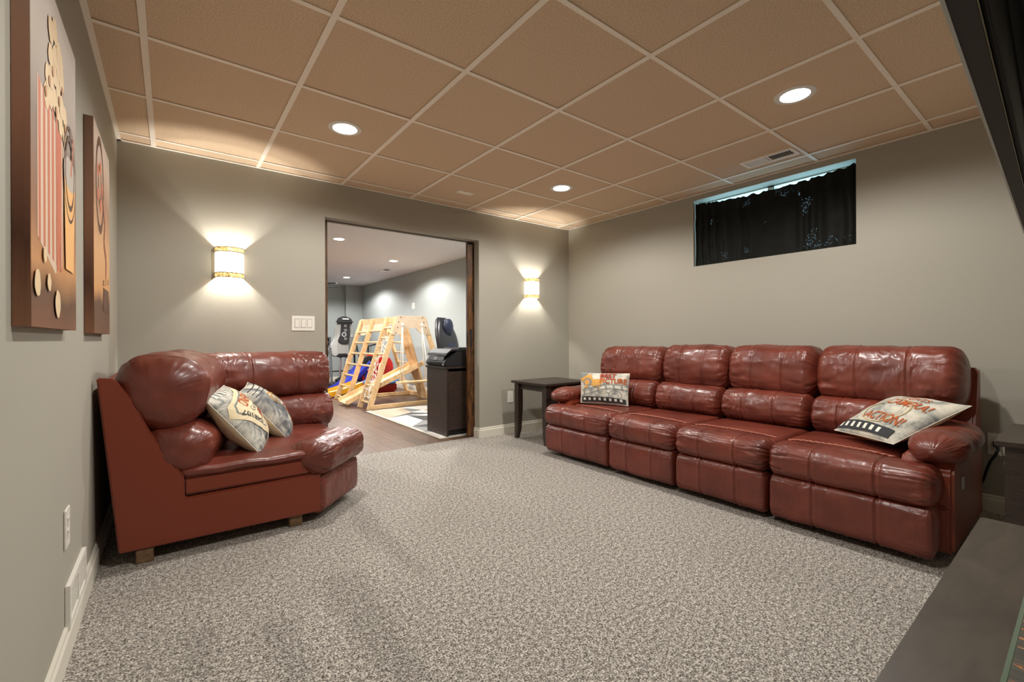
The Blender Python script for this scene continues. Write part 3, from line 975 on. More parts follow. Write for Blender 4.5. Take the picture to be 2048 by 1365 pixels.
def canvas(y0, y1, z0, z1, label, mface, art):
    t = thing('canvas_picture', label, 'picture', (XL + .015, (y0 + y1) / 2, z0))
    xf = XL + .030
    MB().box(XL + .001, xf - .001, y0, y1, z0, z1).build('wrapped_edge', cside, t)
    face = MB().box(xf - .001, xf, y0, y1, z0, z1).build('printed_face', mface, t)
    for j, (i, (nm, (vs, fs), ink)) in enumerate(split_prints(art)):
        MB().add([(xf + .0004 + .00008 * j, y0 + (y1 - y0) * x, z0 + (z1 - z0) * y) for (x, y) in vs], fs).build(nm, CI[ink], face)
    return t
def blob(cx, cy, r, sd, n=16, ry=None):
    return [(cx + r * (1 + .25 * noise.noise(Vector((cos(a) * 2 + sd, sin(a) * 2, sd)))) * cos(a), cy + (ry or r) * (1 + .25 * noise.noise(Vector((cos(a) * 2 + sd, sin(a) * 2, sd)))) * sin(a)) for a in [2 * pi * k / n for k in range(n)]]
rnd = random.Random(3)
corn = [blob(.20 + .075 * i + rnd.uniform(-.02, .02), .655 + .022 * (2 - abs(i - 3)) + .062 * j + rnd.uniform(-.01, .01), .055, i * 3.1 + j, ry=.036) for j in range(4) for i in range(1 + j // 2, 7 - (j // 2) * 1)]
stripes = [[(.12 + .085 * i, .235 - .010 * i), (.155 + .085 * i, .230 - .010 * i), (.16 + .085 * i, .66 - .005 * i), (.115 + .085 * i, .67 - .005 * i)] for i in range(6)]
canvas(1.407, 1.99, 1.045, 1.915, 'large brown canvas print of a striped popcorn box, nearest on left wall', cm1, [
    ('popcorn_box', shapes([(.10, .24), (.44, .165), (.60, .20), (.66, .60), (.10, .67)]), 'cream'),
    ('box_stripe', shapes(*stripes), 'red'),
    ('box_side', shapes([(.47, .172), (.53, .185), (.585, .60), (.50, .62)]), 'red'),
    ('popcorn', shapes(*corn), 'corn'),
    ('popcorn_shadow', shapes(*[blob(.24 + .07 * i, .66 + .05 * (i % 3), .02, i, ry=.016) for i in range(7)]), 'cornd'),
    ('drink_glass', shapes([(.66, .20), (.88, .20), (.93, .52), (.62, .52)]), 'glow'),
    ('cup_lid', shapes(disc(.78, .53, .17, ry=.055)), 'grey'),
    ('cup_lid', join2(ring(.78, .535, .12, .02), ring(.78, .53, .16, .012)), 'dark'),
    ('straw', shapes([(.79, .53), (.82, .53), (.90, .68), (.88, .68)]), 'red'),
    ('loose_popcorn', shapes(blob(.07, .115, .05, 1, ry=.035), blob(.28, .13, .04, 2, ry=.025), blob(.46, .075, .06, 3, ry=.042), blob(.20, .20, .03, 4, ry=.022)), 'corn'),
])
canvas(2.42, 2.99, 1.042, 1.905, 'brown canvas print of a film reel, farther one on the left wall near the corner', cm2, [
    ('film_reel', join2(ring(.34, .74, .22, .045, 36), ring(.34, .74, .09, .03)), 'dark'),
    ('film_reel', shapes(*[disc(.34 + .13 * cos(a), .74 + .10 * sin(a), .045, 14, .035) for a in [2 * pi * k / 5 for k in range(5)]]), 'red'),
    ('film_strip', join2(line([(.5, .70), (.66, .58), (.58, .48), (.74, .40), (.70, .30)], .05)), 'dark'),
    ('film_strip', join2(line([(.5, .70), (.66, .58), (.58, .48), (.74, .40), (.70, .30)], .02)), 'red'),
    ('clapper', shapes([(.52, .12), (.90, .12), (.90, .24), (.52, .24)], [(.52, .25), (.90, .28), (.90, .31), (.52, .28)]), 'dark'),
    ('clapper_stripe', shapes(*[[(.55 + .08 * i, .255 + .006 * i), (.59 + .08 * i, .258 + .006 * i), (.61 + .08 * i, .29 + .006 * i), (.57 + .08 * i, .285 + .006 * i)] for i in range(4)]), 'glow'),
])

# ------------------------------------------------------------------ wall sconces (own light inside)
def m_mica():
    m = mat('mica_band', (196, 160, 90), 0.5, emit=(255, 214, 140), estr=1.0)
    v = coords(m)
    f = noise_tex(m, v, 60, 4, .7)
    r = ramp(m, f, [(0.35, (90, 60, 24)), (0.5, (230, 196, 120)), (0.7, (255, 244, 200))])
    L(m, r.outputs[0], BS(m).inputs['Base Color']); L(m, r.outputs[0], BS(m).inputs['Emission Color'])
    return m
M['mica'] = m_mica()
M['shade'] = mat('frosted_shade', (255, 248, 232), 0.5, emit=(255, 240, 210), estr=2.6)
M['bronze'] = mat('bronze', (74, 50, 34), 0.45, metal=0.5)
def half_shell(cx, yw, r, d, z0, z1, th=.002, n=24):
    vs = []
    for rr, dd in ((r, d), (r - th, d - th)):
        for z in (z0, z1):
            for k in range(n + 1):
                a = pi * k / n
                c = cos(a); s = sin(a)
                vs.append((cx + rr * c, yw - dd * (s ** .8), z))
    m = n + 1
    fs = []
    for k in range(n):
        fs += [(k, k + 1, m + k + 1, m + k), (2 * m + k, 3 * m + k, 3 * m + k + 1, 2 * m + k + 1), (k, 2 * m + k, 2 * m + k + 1, k + 1), (m + k, m + k + 1, 3 * m + k + 1, 3 * m + k)]
    return MB().add(vs, fs)
def sconce(cx, z0, label):
    z1 = z0 + .218
    t = thing('wall_sconce', label, 'lamp', (cx, YB, z0))
    r, d = .089, .095
    half_shell(cx, YB, r, d, z0 + .034, z1 - .034).build('lamp_shade', M['shade'], t, smooth='auto')
    half_shell(cx, YB, r + .001, d + .001, z0 + .002, z0 + .034).build('mica_band', M['mica'], t, smooth='auto')
    half_shell(cx, YB, r + .001, d + .001, z1 - .034, z1 - .002).build('mica_band', M['mica'], t, smooth='auto')
    for z in (z0, z0 + .032, z1 - .036, z1 - .004):
        half_shell(cx, YB, r + .0025, d + .0025, z, z + .004, .004).build('metal_rim', M['bronze'], t)
    MB().box(cx - .05, cx + .05, YB - .008, YB - .0005, z0 + .03, z1 - .03).build('wall_plate', M['bronze'], t)
    MB().lathe([(0, -.011), (.009, -.009), (.012, 0), (.009, .009), (0, .011)], (cx, YB - .040, (z0 + z1) / 2), 16).build('bulb', M['glow'], t, smooth=True)
    lamp('POINT', (cx, YB - .040, z1 - .084), 17, (1.0, .96, .88), shadow_soft_size=.01)
    lamp('POINT', (cx, YB - .040, z0 + .084), 17, (1.0, .96, .88), shadow_soft_size=.01)
    return t
sconce(.343, 1.455, 'lit half-cylinder sconce with mica bands, left of the doorway on the back wall')
sconce(3.184, 1.457, 'lit half-cylinder sconce with mica bands, right of the doorway above the corner table')

# ------------------------------------------------------------------ ceiling fixtures
def can_light(x, y, z, label, cat='light', group=None, r=.098):
    t = thing('recessed_light', label, cat, (x, y, z), group)
    MB().lathe([(r - .032, 0.0), (r - .028, -.006), (r - .004, -.005), (r, -.001), (r, .0), (r - .032, 0.0)], (x, y, z), 40).build('trim_ring', M['white'], t, smooth='auto')
    mb = MB().lathe([(0.0005, -.012), ((r - .03) * .5, -.011), ((r - .03) * .85, -.007), (r - .030, -.001)], (x, y, z), 40)
    mb.build('lens', M['glow'], t, smooth=True)
    return t
can_light(*CANS[0], CEIL + .004, 'recessed ceiling light above the corner seat, left of the ceiling')
can_light(*CANS[1], CEIL + .004, 'recessed ceiling light nearest the window, upper right of the picture')
can_light(*CANS[2], CEIL + .004, 'recessed ceiling light farthest back, before the right sconce')
can_light(*CANS[3], CEIL + .004, 'recessed ceiling light overhead, above the camera side of the carpet')

vt = thing('ceiling_vent', 'white louvred supply register in the ceiling tile above the window', 'vent', (3.42, 1.425, CEIL))
zc = CEIL + .002
b = MB(); X0, X1, Y0, Y1 = 3.345, 3.492, 1.248, 1.60
b.box(X0, X1, Y0, Y0 + .022, zc - .006, zc + .003); b.box(X0, X1, Y1 - .022, Y1, zc - .006, zc + .003)
b.box(X0, X0 + .024, Y0 + .022, Y1 - .022, zc - .006, zc + .003); b.box(X1 - .024, X1, Y0 + .022, Y1 - .022, zc - .006, zc + .003)
b.box(X0 + .024, X1 - .024, (Y0 + Y1) / 2 - .006, (Y0 + Y1) / 2 + .006, zc - .006, zc + .003)
b.build('frame', M['grid'], vt, bevel=.0015)
MB().box(X0 + .02, X1 - .02, Y0 + .02, Y1 - .02, zc + .002, zc + .004).build('backing', M['slot'], vt)
for i in range(22):
    y = Y0 + .030 + i * (Y1 - Y0 - .06) / 21
    if abs(y - (Y0 + Y1) / 2) < .008: continue
    s = 1 if y < (Y0 + Y1) / 2 else -1
    MB().beam((X0 + .024, y, zc - .002), (X1 - .024, y, zc - .002), .011, .001, (0, 1, .75 * s)).build('louver', M['grid'], vt)

dt = thing('ceiling_plate', 'small blank cream plate on the ceiling tile in front of the doorway', 'cover', (2.078, 3.39, CEIL))
MB().box(2.0, 2.156, 3.353, 3.423, CEIL + .0015, CEIL + .0055).build('plate', M['grid'], dt, bevel=.0015)

# ------------------------------------------------------------------ switches, outlets, registers
def plate(name, label, cat, c, n, w, h, kind, gangs=1):
    """c centre on wall, n outward normal (xy)"""
    nx, ny = n
    t = thing(name, label, cat, c)
    tx, ty = -ny, nx          # tangent
    def bx(nm, s0, s1, d0, d1, z0, z1, m, par, bev=0):
        mb = MB()
        for_v = []
        for z in (z0, z1):
            for d in (d0, d1):
                for s in (s0, s1):
                    for_v.append((c[0] + tx * s + nx * d, c[1] + ty * s + ny * d, c[2] + z))
        mb.add(for_v, [(0, 2, 3, 1), (4, 5, 7, 6), (0, 1, 5, 4), (2, 6, 7, 3), (0, 4, 6, 2), (1, 3, 7, 5)])
        return mb.build(nm, m, par, bevel=bev)
    pl = bx('cover_plate', -w / 2, w / 2, .0005, .006, -h / 2, h / 2, M['white'], t, .002)
    for g in range(gangs):
        s = (g - (gangs - 1) / 2) * .046
        if kind == 'switch':
            bx('rocker_gap', s - .0175, s + .0175, .006, .0064, -.035, .035, M['slot'], t)
            bx('rocker', s - .016, s + .016, .0064, .009, -.033, .033, M['white'], t, .001)
        else:
            for zz in (.02, -.02):
                r = bx('receptacle', s - .0165, s + .0165, .006, .0078, zz - .014, zz + .014, M['white'], t, .003)
                for q in (-.006, .006):
                    bx('slot', s + q - .001, s + q + .001, .0078, .008, zz - .001, zz + .007, M['slot'], r)
    return t
plate('light_switch', 'white triple rocker switch plate on back wall, left of the doorway', 'switch', (.838, YB, 1.139), (0, -1), .168, .118, 'switch', 3)
plate('wall_outlet', 'white outlet on the back wall beside the dark end table', 'outlet', (2.895, YB, .39), (0, -1), .075, .125, 'outlet')
plate('wall_outlet', 'white outlet on the left wall above the floor register', 'outlet', (XL, 2.02, .41), (1, 0), .075, .125, 'outlet')
plate('wall_outlet', 'white outlet with black cord on the right wall, behind the near end table', 'outlet', (XR, .346, .395), (-1, 0), .08, .125, 'outlet')
mb = MB()
P = [(XR - .035, .345, .400), (XR - .07, .338, .375), (3.70, .352, .335), (3.70, .368, .301), (3.70, .384, .240), (3.70, .396, .189), (3.70, .418, .143), (3.70, .449, .094), (3.70, .49, .055), (3.70, .55, .03)]
# smooth the path
Q = []
for i in range(len(P) - 1):
    p0 = Vector(P[max(i - 1, 0)]); p1 = Vector(P[i]); p2 = Vector(P[i + 1]); p3 = Vector(P[min(i + 2, len(P) - 1)])
    for k in range(6):
        t = k / 6
        Q.append(.5 * ((2 * p1) + (-p0 + p2) * t + (2 * p0 - 5 * p1 + 4 * p2 - p3) * t * t + (-p0 + 3 * p1 - 3 * p2 + p3) * t ** 3))
Q.append(Vector(P[-1]))
cr = thing('power_cord', 'black power cord hanging from the right wall outlet down behind the sofa', 'cord', (XR - .03, .37, .41))
MB().tube(Q, .007, 8).build('cord', M['cord'], cr, smooth=True)
MB().box(XR - .04, XR - .0085, .331, .361, .385, .415).build('plug', M['cord'], cr, bevel=.003)

rg = thing('wall_register', 'white heating register low on the left wall resting on the baseboard', 'vent', (XL, 2.17, .1))
b = MB(); y0, y1, z0, z1 = 2.0, 2.345, .085, .225
xw = XL + .0135
b.box(XL + .001, xw, y0, y1, z1 - .022, z1); b.box(XL + .001, xw, y0, y1, z0, z0 + .022)
for (ya, yb) in ((y0, y0 + .022), ((y0 + y1) / 2 - .008, (y0 + y1) / 2 + .008), (y1 - .022, y1)):
    b.box(XL + .001, xw, ya, yb, z0 + .022, z1 - .022)
b.build('frame', M['white'], rg)
MB().box(XL + .001, XL + .003, y0 + .01, y1 - .01, z0 + .01, z1 - .01).build('backing', mat('register_inside', (190, 188, 180), .5), rg)
for k in range(7):
    z = z0 + .03 + k * .0135
    for (a, c_) in ((y0 + .022, (y0 + y1) / 2 - .008), ((y0 + y1) / 2 + .008, y1 - .022)):
        MB().beam((XL + .008, a, z), (XL + .008, c_, z), .010, .001, (1, 0, .9)).build('louver', M['white'], rg)

# ------------------------------------------------------------------ pocket doors
def pocket(name, x0, x1, pull_x, z1=2.005):
    d = MB()
    y0, y1 = YB + .100, YB + .136
    o = struct(name, d.box(x0, x1, y0, y1, .006, z1), M['barn'], bevel=.002)
    return o, y0
d1, yy = pocket('door_1', DX1 - .072, DX1 + .75, 0)
MB().box(DX1 - .050, DX1 - .022, yy - .002, yy + .001, .93, 1.11).build('flush_pull', M['black'], d1, bevel=.001)
MB().box(DX1 - .046, DX1 - .026, yy - .003, yy - .0015, .945, 1.095).build('pull_recess', M['slot'], d1)
MB().box(DX1 - .074, DX1 - .0715, yy + .008, yy + .028, .96, 1.08).build('edge_pull', M['black'], d1)
MB().box(DX1 - .068, DX1 - .012, yy - .001, yy + .003, 1.985, 2.0).build('hanger_plate', M['black'], d1)
d2, yy = pocket('door_2', DX0 - .75, DX0 + .045, 0)
MB().box(DX0 + .008, DX0 + .03, yy - .002, yy + .001, .93, 1.11).build('flush_pull', M['black'], d2, bevel=.001)

# ------------------------------------------------------------------ playroom beyond the doorway
FX0, FY1, FC = -1.2, 11.15, 2.32
fl2 = struct('floor.001', MB().box(FX0 - .1, XR + .1, 3.905, FY1 + .1, -.05, -.010), M['slot'])
pm = {}
row = 0
x = XR
while x > FX0:
    x0 = x - .127
    y = 3.905 - (row * .43) % 1.2
    while y < FY1:
        a = max(y, 3.907); b_ = min(y + 1.2, FY1)
        if b_ - a > .02:
            ln = round(b_ - a, 3); k = random.randrange(3)
            if (ln, k) not in pm:
                pm[(ln, k)] = MB().box(.0006, .1264, .0008, ln - .0008, -.010, 0).mesh('floor_plank', PL[k])
            o = bpy.data.objects.new('floor_plank', pm[(ln, k)]); o.location = (x0, a, random.uniform(-.0005, 0)); COL.objects.link(o); put(o, fl2)
        y += 1.2
    row += 1; x = x0
struct('wall_right.001', MB().box(XR, XR + .2, YE, FY1 + .2, 0, 2.5), M['far_wall'])
w = MB().box(FX0 - .1, 3.38, FY1, FY1 + .1, 0, 2.5).box(3.38, XR, FY1 - .12, FY1 + .1, 0, 2.5)
struct('wall_back.001', w, M['far_wall'])
struct('wall_left.001', MB().box(FX0 - .1, FX0, YE, FY1 + .1, 0, 2.5), M['far_wall'])
struct('wall_front.001', MB().box(FX0 - .1, XL - .1, YE - .05, YE, 0, 2.5), M['far_wall'])
struct('ceiling.001', MB().box(FX0 - .1, XR, YE, FY1 + .1, FC, FC + .1), M['drywall_ceiling'])
baseboard('baseboard_right.001', (XR, YE), (XR, FY1 - .12), (-1, 0))
baseboard('baseboard_back.003', (FX0, FY1), (3.38, FY1), (0, -1))
for i, (x, y) in enumerate(FARCANS):
    lab = ['round ceiling light nearest beyond the doorway, upper left of the opening', 'middle round ceiling light in the playroom, toward the right wall', 'farthest round ceiling light in the playroom, near the fan blade',
           'playroom ceiling light just behind the door header, on the right', 'playroom ceiling light to the left behind the wall, near the doorway', 'playroom ceiling light to the far left, behind the wall', 'playroom ceiling light in the middle row, behind the nearest one'][i]
    can_light(x, y, FC, lab, r=.095)
v2 = thing('ceiling_vent', 'small slotted register in the white playroom ceiling near the right wall', 'vent', (3.25, 8.2, FC))
MB().box(3.17, 3.31, 8.02, 8.36, FC - .008, FC - .0005).build('frame', M['white'], v2, bevel=.002)
MB().box(3.19, 3.29, 8.05, 8.18, FC - .0095, FC - .008).build('grille', M['slot'], v2)
plate('light_switch', 'small white switch plate on the playroom right wall above the climbing frame', 'switch', (XR, 8.1, 1.655), (-1, 0), .12, .12, 'switch', 2)
fan = thing('ceiling_fan', 'dark ceiling fan whose blade tip shows at left of the playroom ceiling', 'fan', (2.25, 9.95, FC))
MB().lathe([(0, 0), (.07, 0), (.07, -.03), (.02, -.05), (.02, -.12), (.10, -.13), (.11, -.19), (.06, -.22), (0, -.23)], (2.25, 9.95, FC), 24).build('motor', M['black'], fan, smooth='auto')
for k in range(5):
    a = k * 2 * pi / 5 + .32
    c_, s_ = cos(a), sin(a)
    prof = [(.10, -.025), (.30, -.06), (.62, -.075), (.70, -.04), (.72, 0), (.70, .04), (.62, .075), (.30, .06), (.10, .025)]
    pts = [(2.25 + r * c_ - q * s_, 9.95 + r * s_ + q * c_) for (r, q) in prof]
    MB().prism(pts, 'Z', FC - .175, FC - .165).build('fan_blade', M['black'], fan)

# rug with triangles
rug = thing('rug', 'grey and cream rug with a geometric triangle pattern under the dark cabinet', 'rug', (2.9, 5.0, 0))
RX0, RX1, RY0, RY1 = 2.15, 3.70, 4.0, 6.16
MB().box(RX0, RX1, RY0, RY1, .001, .011).build('rug_base', mat('rug_cream', (196, 190, 178), .95), rug, bevel=.003)
cols = [mat('rug_grey', (140, 140, 138), .95), mat('rug_charcoal', (84, 82, 80), .95), mat('rug_sand', (186, 172, 150), .95), mat('rug_white', (224, 220, 212), .95)]
rr = random.Random(11)
gx = [RX0 + .04 + i * (RX1 - RX0 - .08) / 4 for i in range(5)]; gy = [RY0 + .04 + j * (RY1 - RY0 - .08) / 6 for j in range(7)]
gp = {(i, j): (gx[i] + (rr.uniform(-.12, .12) if 0 < i < 4 else 0), gy[j] + (rr.uniform(-.12, .12) if 0 < j < 6 else 0)) for i in range(5) for j in range(7)}
for i in range(4):
    for j in range(6):
        q = [gp[i, j], gp[i + 1, j], gp[i + 1, j + 1], gp[i, j + 1]]
        tris = ((0, 1, 2), (0, 2, 3)) if rr.random() < .5 else ((0, 1, 3), (1, 2, 3))
        for t in tris:
            MB().prism([q[k] for k in t], 'Z', .009, .0125).build('triangle_patch', rr.choice(cols), rug)

# cabinet, printer
cb = thing('tall_cabinet', 'narrow dark brown cabinet standing on the rug corner behind the doorway, carrying the printer', 'cabinet', (2.5, 4.25, 0))
cx0, cx1, cy0, cy1, cz0, cz1 = 2.232, 2.70, 4.015, 4.45, .013, .705
MB().box(cx0, cx0 + .02, cy0, cy1, cz0, cz1).box(cx1 - .02, cx1, cy0, cy1, cz0, cz1).box(cx0 + .02, cx1 - .02, cy1 - .015, cy1, cz0, cz1).box(cx0 + .02, cx1 - .02, cy0 + .02, cy1 - .015, cz0 + .06, cz0 + .08).build('carcass', M['espresso'], cb)
MB().box(cx0 - .015, cx1 + .01, cy0 - .012, cy1 + .01, cz1, cz1 + .022).build('cabinet_top', M['espresso'], cb, bevel=.003)
MB().box(cx0 + .022, cx1 - .022, cy0 + .004, cy0 + .02, cz0 + .06, cz1 - .03).build('door', M['espresso'], cb, bevel=.002)
MB().box(cx0 + .02, cx1 - .02, cy0 + .03, cy0 + .04, cz0, cz0 + .06).build('kick_board', M['black'], cb)

pr = thing('printer', 'black multifunction inkjet printer on top of the tall dark cabinet', 'printer', (2.4, 4.2, .73))
pz = cz1 + .0225
# front of the printer faces the left (-X)
side_p = [(2.215, pz + .012), (2.235, pz), (2.66, pz), (2.67, pz + .155), (2.36, pz + .155), (2.225, pz + .065), (2.21, pz + .04)]
MB().prism(side_p, 'Y', 4.02, 4.44).build('printer_body', M['black'], pr, bevel=.006)
MB().prism([(2.225, pz + .105), (2.29, pz + .155), (2.67, pz + .155), (2.67, pz + .175), (2.30, pz + .178), (2.235, pz + .135)], 'Y', 4.02, 4.44).build('scanner_lid', M['black'], pr, bevel=.005)
MB().prism([(2.40, pz + .176), (2.66, pz + .176), (2.66, pz + .192), (2.43, pz + .192)], 'Y', 4.08, 4.40).build('feeder_cover', M['gloss'], pr, bevel=.004)
MB().prism([(2.214, pz + .060), (2.232, pz + .104), (2.236, pz + .104), (2.222, pz + .060)], 'Y', 4.06, 4.40).build('control_panel', M['bezel'], pr)
MB().prism([(2.2125, pz + .066), (2.2285, pz + .098), (2.2300, pz + .098), (2.2145, pz + .066)], 'Y', 4.19, 4.27).build('display_screen', mat('printer_screen', (110, 112, 112), .2), pr)
MB().box(2.205, 2.213, 4.09, 4.37, pz + .030, pz + .040).build('paper_slot', M['slot'], pr)
MB().box(2.206, 2.212, 4.04, 4.06, pz + .012, pz + .026).build('badge', M['silver'], pr)

# massage seat cushion on a dark stool behind the cabinet
stool = thing('stool', 'dark stool hidden behind the cabinet, holding the massage cushion', 'stool', (3.0, 5.35, 0))
MB().lathe([(0, .43), (.2, .43), (.22, .45), (.22, .48), (.2, .50), (0, .50)], (3.0, 5.35, 0), 28).build('seat', M['black'], stool, smooth='auto')
for k in range(4):
    a = pi / 4 + k * pi / 2
    MB().tube([(3.0 + .13 * cos(a), 5.35 + .13 * sin(a), .44), (3.0 + .2 * cos(a), 5.35 + .2 * sin(a), .013)], .014, 8).build('leg', M['black'], stool)
mc = thing('massage_cushion', 'black massage seat cushion with a padded headrest standing behind the printer', 'chair', (3.0, 5.3, .5))
MC = mat('black_faux_leather', (34, 34, 38), .35)
MCB = mat('navy_mesh', (26, 32, 54), .5)
# backrest: seen from its side and front; faces toward -Y/+X
def body(prof_fn, n=30):
    rings = []
    for i in range(n + 1):
        rings.append(prof_fn(i / n))
    m = len(rings[0])
    mb = MB(); vs = [p for r in rings for p in r]
    fs = [(i * m + k, i * m + (k + 1) % m, (i + 1) * m + (k + 1) % m, (i + 1) * m + k) for i in range(n) for k in range(m)]
    fs.append(tuple(range(m))[::-1]); fs.append(tuple(n * m + k for k in range(m)))
    return mb.add(vs, fs)
CXM, CYM = 2.985, 5.33
ax = Vector((.45, -.89, 0)).normalized()      # facing direction
sd = Vector((.89, .45, 0)).normalized()
def bk(t):
    z = .50 + .80 * t
    w = (.20 + .03 * sin(pi * t)) * (1 if t < .62 else 1 - ((t - .62) / .38) ** 2 * .52)
    dpt = .055 * (1 if t < .9 else 1 - ((t - .9) / .1) ** 2 * .6)
    lean = -.13 * t + .05 * sin(pi * t)
    c = Vector((CXM, CYM, z)) + ax * (lean + .02)
    out = []
    for k in range(28):
        a = 2 * pi * k / 28
        ca, sa = cos(a), sin(a)
        out.append(tuple(c + sd * (w * math.copysign(abs(ca) ** .6, ca)) + ax * (dpt * math.copysign(abs(sa) ** .7, sa)) ))
    return out
body(bk).build('backrest', MC, mc, smooth=True)
def fr(t):
    z = .56 + .50 * t
    w = (.13 + .02 * sin(pi * t)) * (1 if t < .7 else 1 - ((t - .7) / .3) ** 2 * .5)
    c = Vector((CXM, CYM, z)) + ax * (-.13 * (t * .6) + .045 * sin(pi * t) + .055)
    return [tuple(c + sd * (w * cos(2 * pi * k / 20)) + ax * (.03 * sin(2 * pi * k / 20))) for k in range(20)]
body(fr).build('back_panel', MCB, mc, smooth=True)
def hd(t):
    z = 1.05 + .23 * t
    s = sin(pi * (t * .96 + .02)) ** .35
    c = Vector((CXM, CYM, z)) + ax * (.005)
    return [tuple(c + sd * (.10 * s * cos(2 * pi * k / 20)) + ax * (.05 * s * sin(2 * pi * k / 20))) for k in range(20)]
body(hd, 16).build('headrest', MCB, mc, smooth=True)
mb = MB().lathe([(0, 0), (.17, .005), (.19, .03), (.17, .06), (0, .07)], (CXM + .06, CYM - .04, .50), 24)
mb.build('seat', MC, mc, smooth=True)

# ------------------------------------------------------------------ wooden climbing frame
cf = thing('climbing_frame', 'natural wood toddler climbing frame with ladders and rope net in the playroom', 'play equipment', (2.85, 7.0, 0))
ZT = 1.33
def rail_left(y):    # foot -> top on the left slope
    return Vector((2.225, y, .0)), Vector((2.655, y, ZT))
def rail_right(y):
    return Vector((3.50, y, .0)), Vector((3.07, y, ZT))
YS = [6.235, 6.62, 7.22, 7.78]
for y in YS:
    a, b2 = rail_left(y)
    MB().beam(a, b2, .028, .075).build('ladder_rail', M['pine'], cf, bevel=.003)
for y in (6.235, 7.22, 7.78):
    a, b2 = rail_right(y)
    MB().beam(a, b2, .028, .075).build('ladder_rail', M['pine'], cf, bevel=.003)
def rungs(fn, y0, y1, zs, r=.016):
    for z in zs:
        a, b2 = fn(y0); c_, d_ = fn(y1)
        p = a.lerp(b2, z / ZT); q = c_.lerp(d_, z / ZT)
        MB().tube([p, q], r, 8).build('rung', M['pine'], cf, smooth='auto')
zz = [.06 + .178 * i for i in range(7)]
rungs(rail_left, 7.22, 7.78, zz)
rungs(rail_left, 6.62, 7.22, [1.14, .96, .78, .60])
rungs(rail_left, 6.235, 6.62, [.10, .33, .79, 1.03, 1.18])
rungs(rail_right, 7.22, 7.78, zz)
rungs(rail_right, 6.235, 6.62, [])
# top beams along the frame and the plywood gables
for (x, z) in ((2.665, 1.30), (3.06, 1.30)):
    MB().box(x - .012, x + .012, 6.235, 7.80, z - .045, z + .045).build('top_beam', M['pine'], cf, bevel=.002)
for y in (6.215, 7.79):
    MB().prism([(2.545, 1.075), (2.645, 1.355), (3.08, 1.355), (3.18, 1.075), (3.03, 1.075), (2.93, 1.17), (2.79, 1.17), (2.70, 1.075)], 'Y', y - .009, y + .009).build('gable_board', M['ply'], cf, bevel=.001)
    for (x, z) in ((2.61, 1.10), (2.64, 1.18), (2.66, 1.26), (2.69, 1.33), (3.04, 1.33), (3.06, 1.26), (3.09, 1.18), (3.12, 1.10)):
        MB().lathe([(0, -.012), (.008, -.012), (.008, -.008)], (x, y, z), 10, 'Y').build('bolt', M['dark_metal'], cf)
# floor bars
MB().box(2.24, 3.52, 6.215, 6.25, .012, .072).build('floor_bar', M['pine'], cf, bevel=.002)
MB().box(2.24, 3.52, 7.60, 7.635, .002, .062).build('floor_bar', M['pine'], cf, bevel=.002)
MB().box(3.46, 3.52, 6.25, 7.78, .002, .05).build('floor_bar', M['pine'], cf, bevel=.002)
# climbing board (sloped, with hand holes) on the right side behind the swing
MB().beam((3.38, 6.88, .02), (3.02, 6.88, 1.22), .34, .018).build('climbing_board', M['pine'], cf, bevel=.002)
# knotted rope net in the near left bay
net = MB()
def LP(y, z, off=0):
    a, b2 = rail_left(y); p = a.lerp(b2, z / ZT); return p + Vector((off, 0, 0))
nr = random.Random(5)
for k in range(4):
    ya = 6.30 + .075 * k
    pts = [LP(ya + nr.uniform(-.02, .02), 1.05 - .085 * i, nr.uniform(-.03, .03)) for i in range(12)]
    net.tube(pts, .006, 5)
for i in range(10):
    z = 1.0 - .09 * i
    pts = [LP(6.24 + .075 * k, z + nr.uniform(-.03, .03), nr.uniform(-.04, .03)) for k in range(6)]
    net.tube(pts, .006, 5)
net.build('rope_net', M['rope'], cf, smooth=True)

# slide hooked on the frame
sl = thing('wooden_slide', 'pale wooden slide board running down through the climbing frame', 'slide', (2.7, 6.95, 0))
p0, p1 = Vector((2.07, 6.93, .045)), Vector((3.33, 6.93, .60))
MB().beam(p0, p1, .36, .014).build('slide_bed', M['pine'], sl, bevel=.002)
up = Vector((-.55, 0, 1.26)).normalized()
for s in (-1, 1):
    off = Vector((0, s * .187, 0)) + up * .02
    MB().beam(p0 + off, p1 + off, .018, .07).build('side_rail', M['pine'], sl, bevel=.003)

# swing hanging from the gable
sw = thing('swing', 'wooden seat swing on white ropes hanging from the climbing frame gable', 'swing', (2.87, 6.17, .38))
sz = .37
MB().box(2.60, 3.12, 6.02, 6.19, sz, sz + .022).build('swing_seat', M['pine'], sw, bevel=.003)
for (x, xt) in ((2.655, 2.71), (3.065, 3.02)):
    for y in (6.05, 6.16):
        MB().tube([(x, y, sz + .02), (xt, 6.20 if y > 6.1 else 6.185, 1.21)], .008, 8).build('rope', M['rope'], sw, smooth=True)
    MB().lathe([(0, -.03), (.016, -.025), (.022, 0), (.016, .025), (0, .03)], (xt, 6.185, 1.22), 12).build('rope_knot', M['rope'], sw, smooth=True)

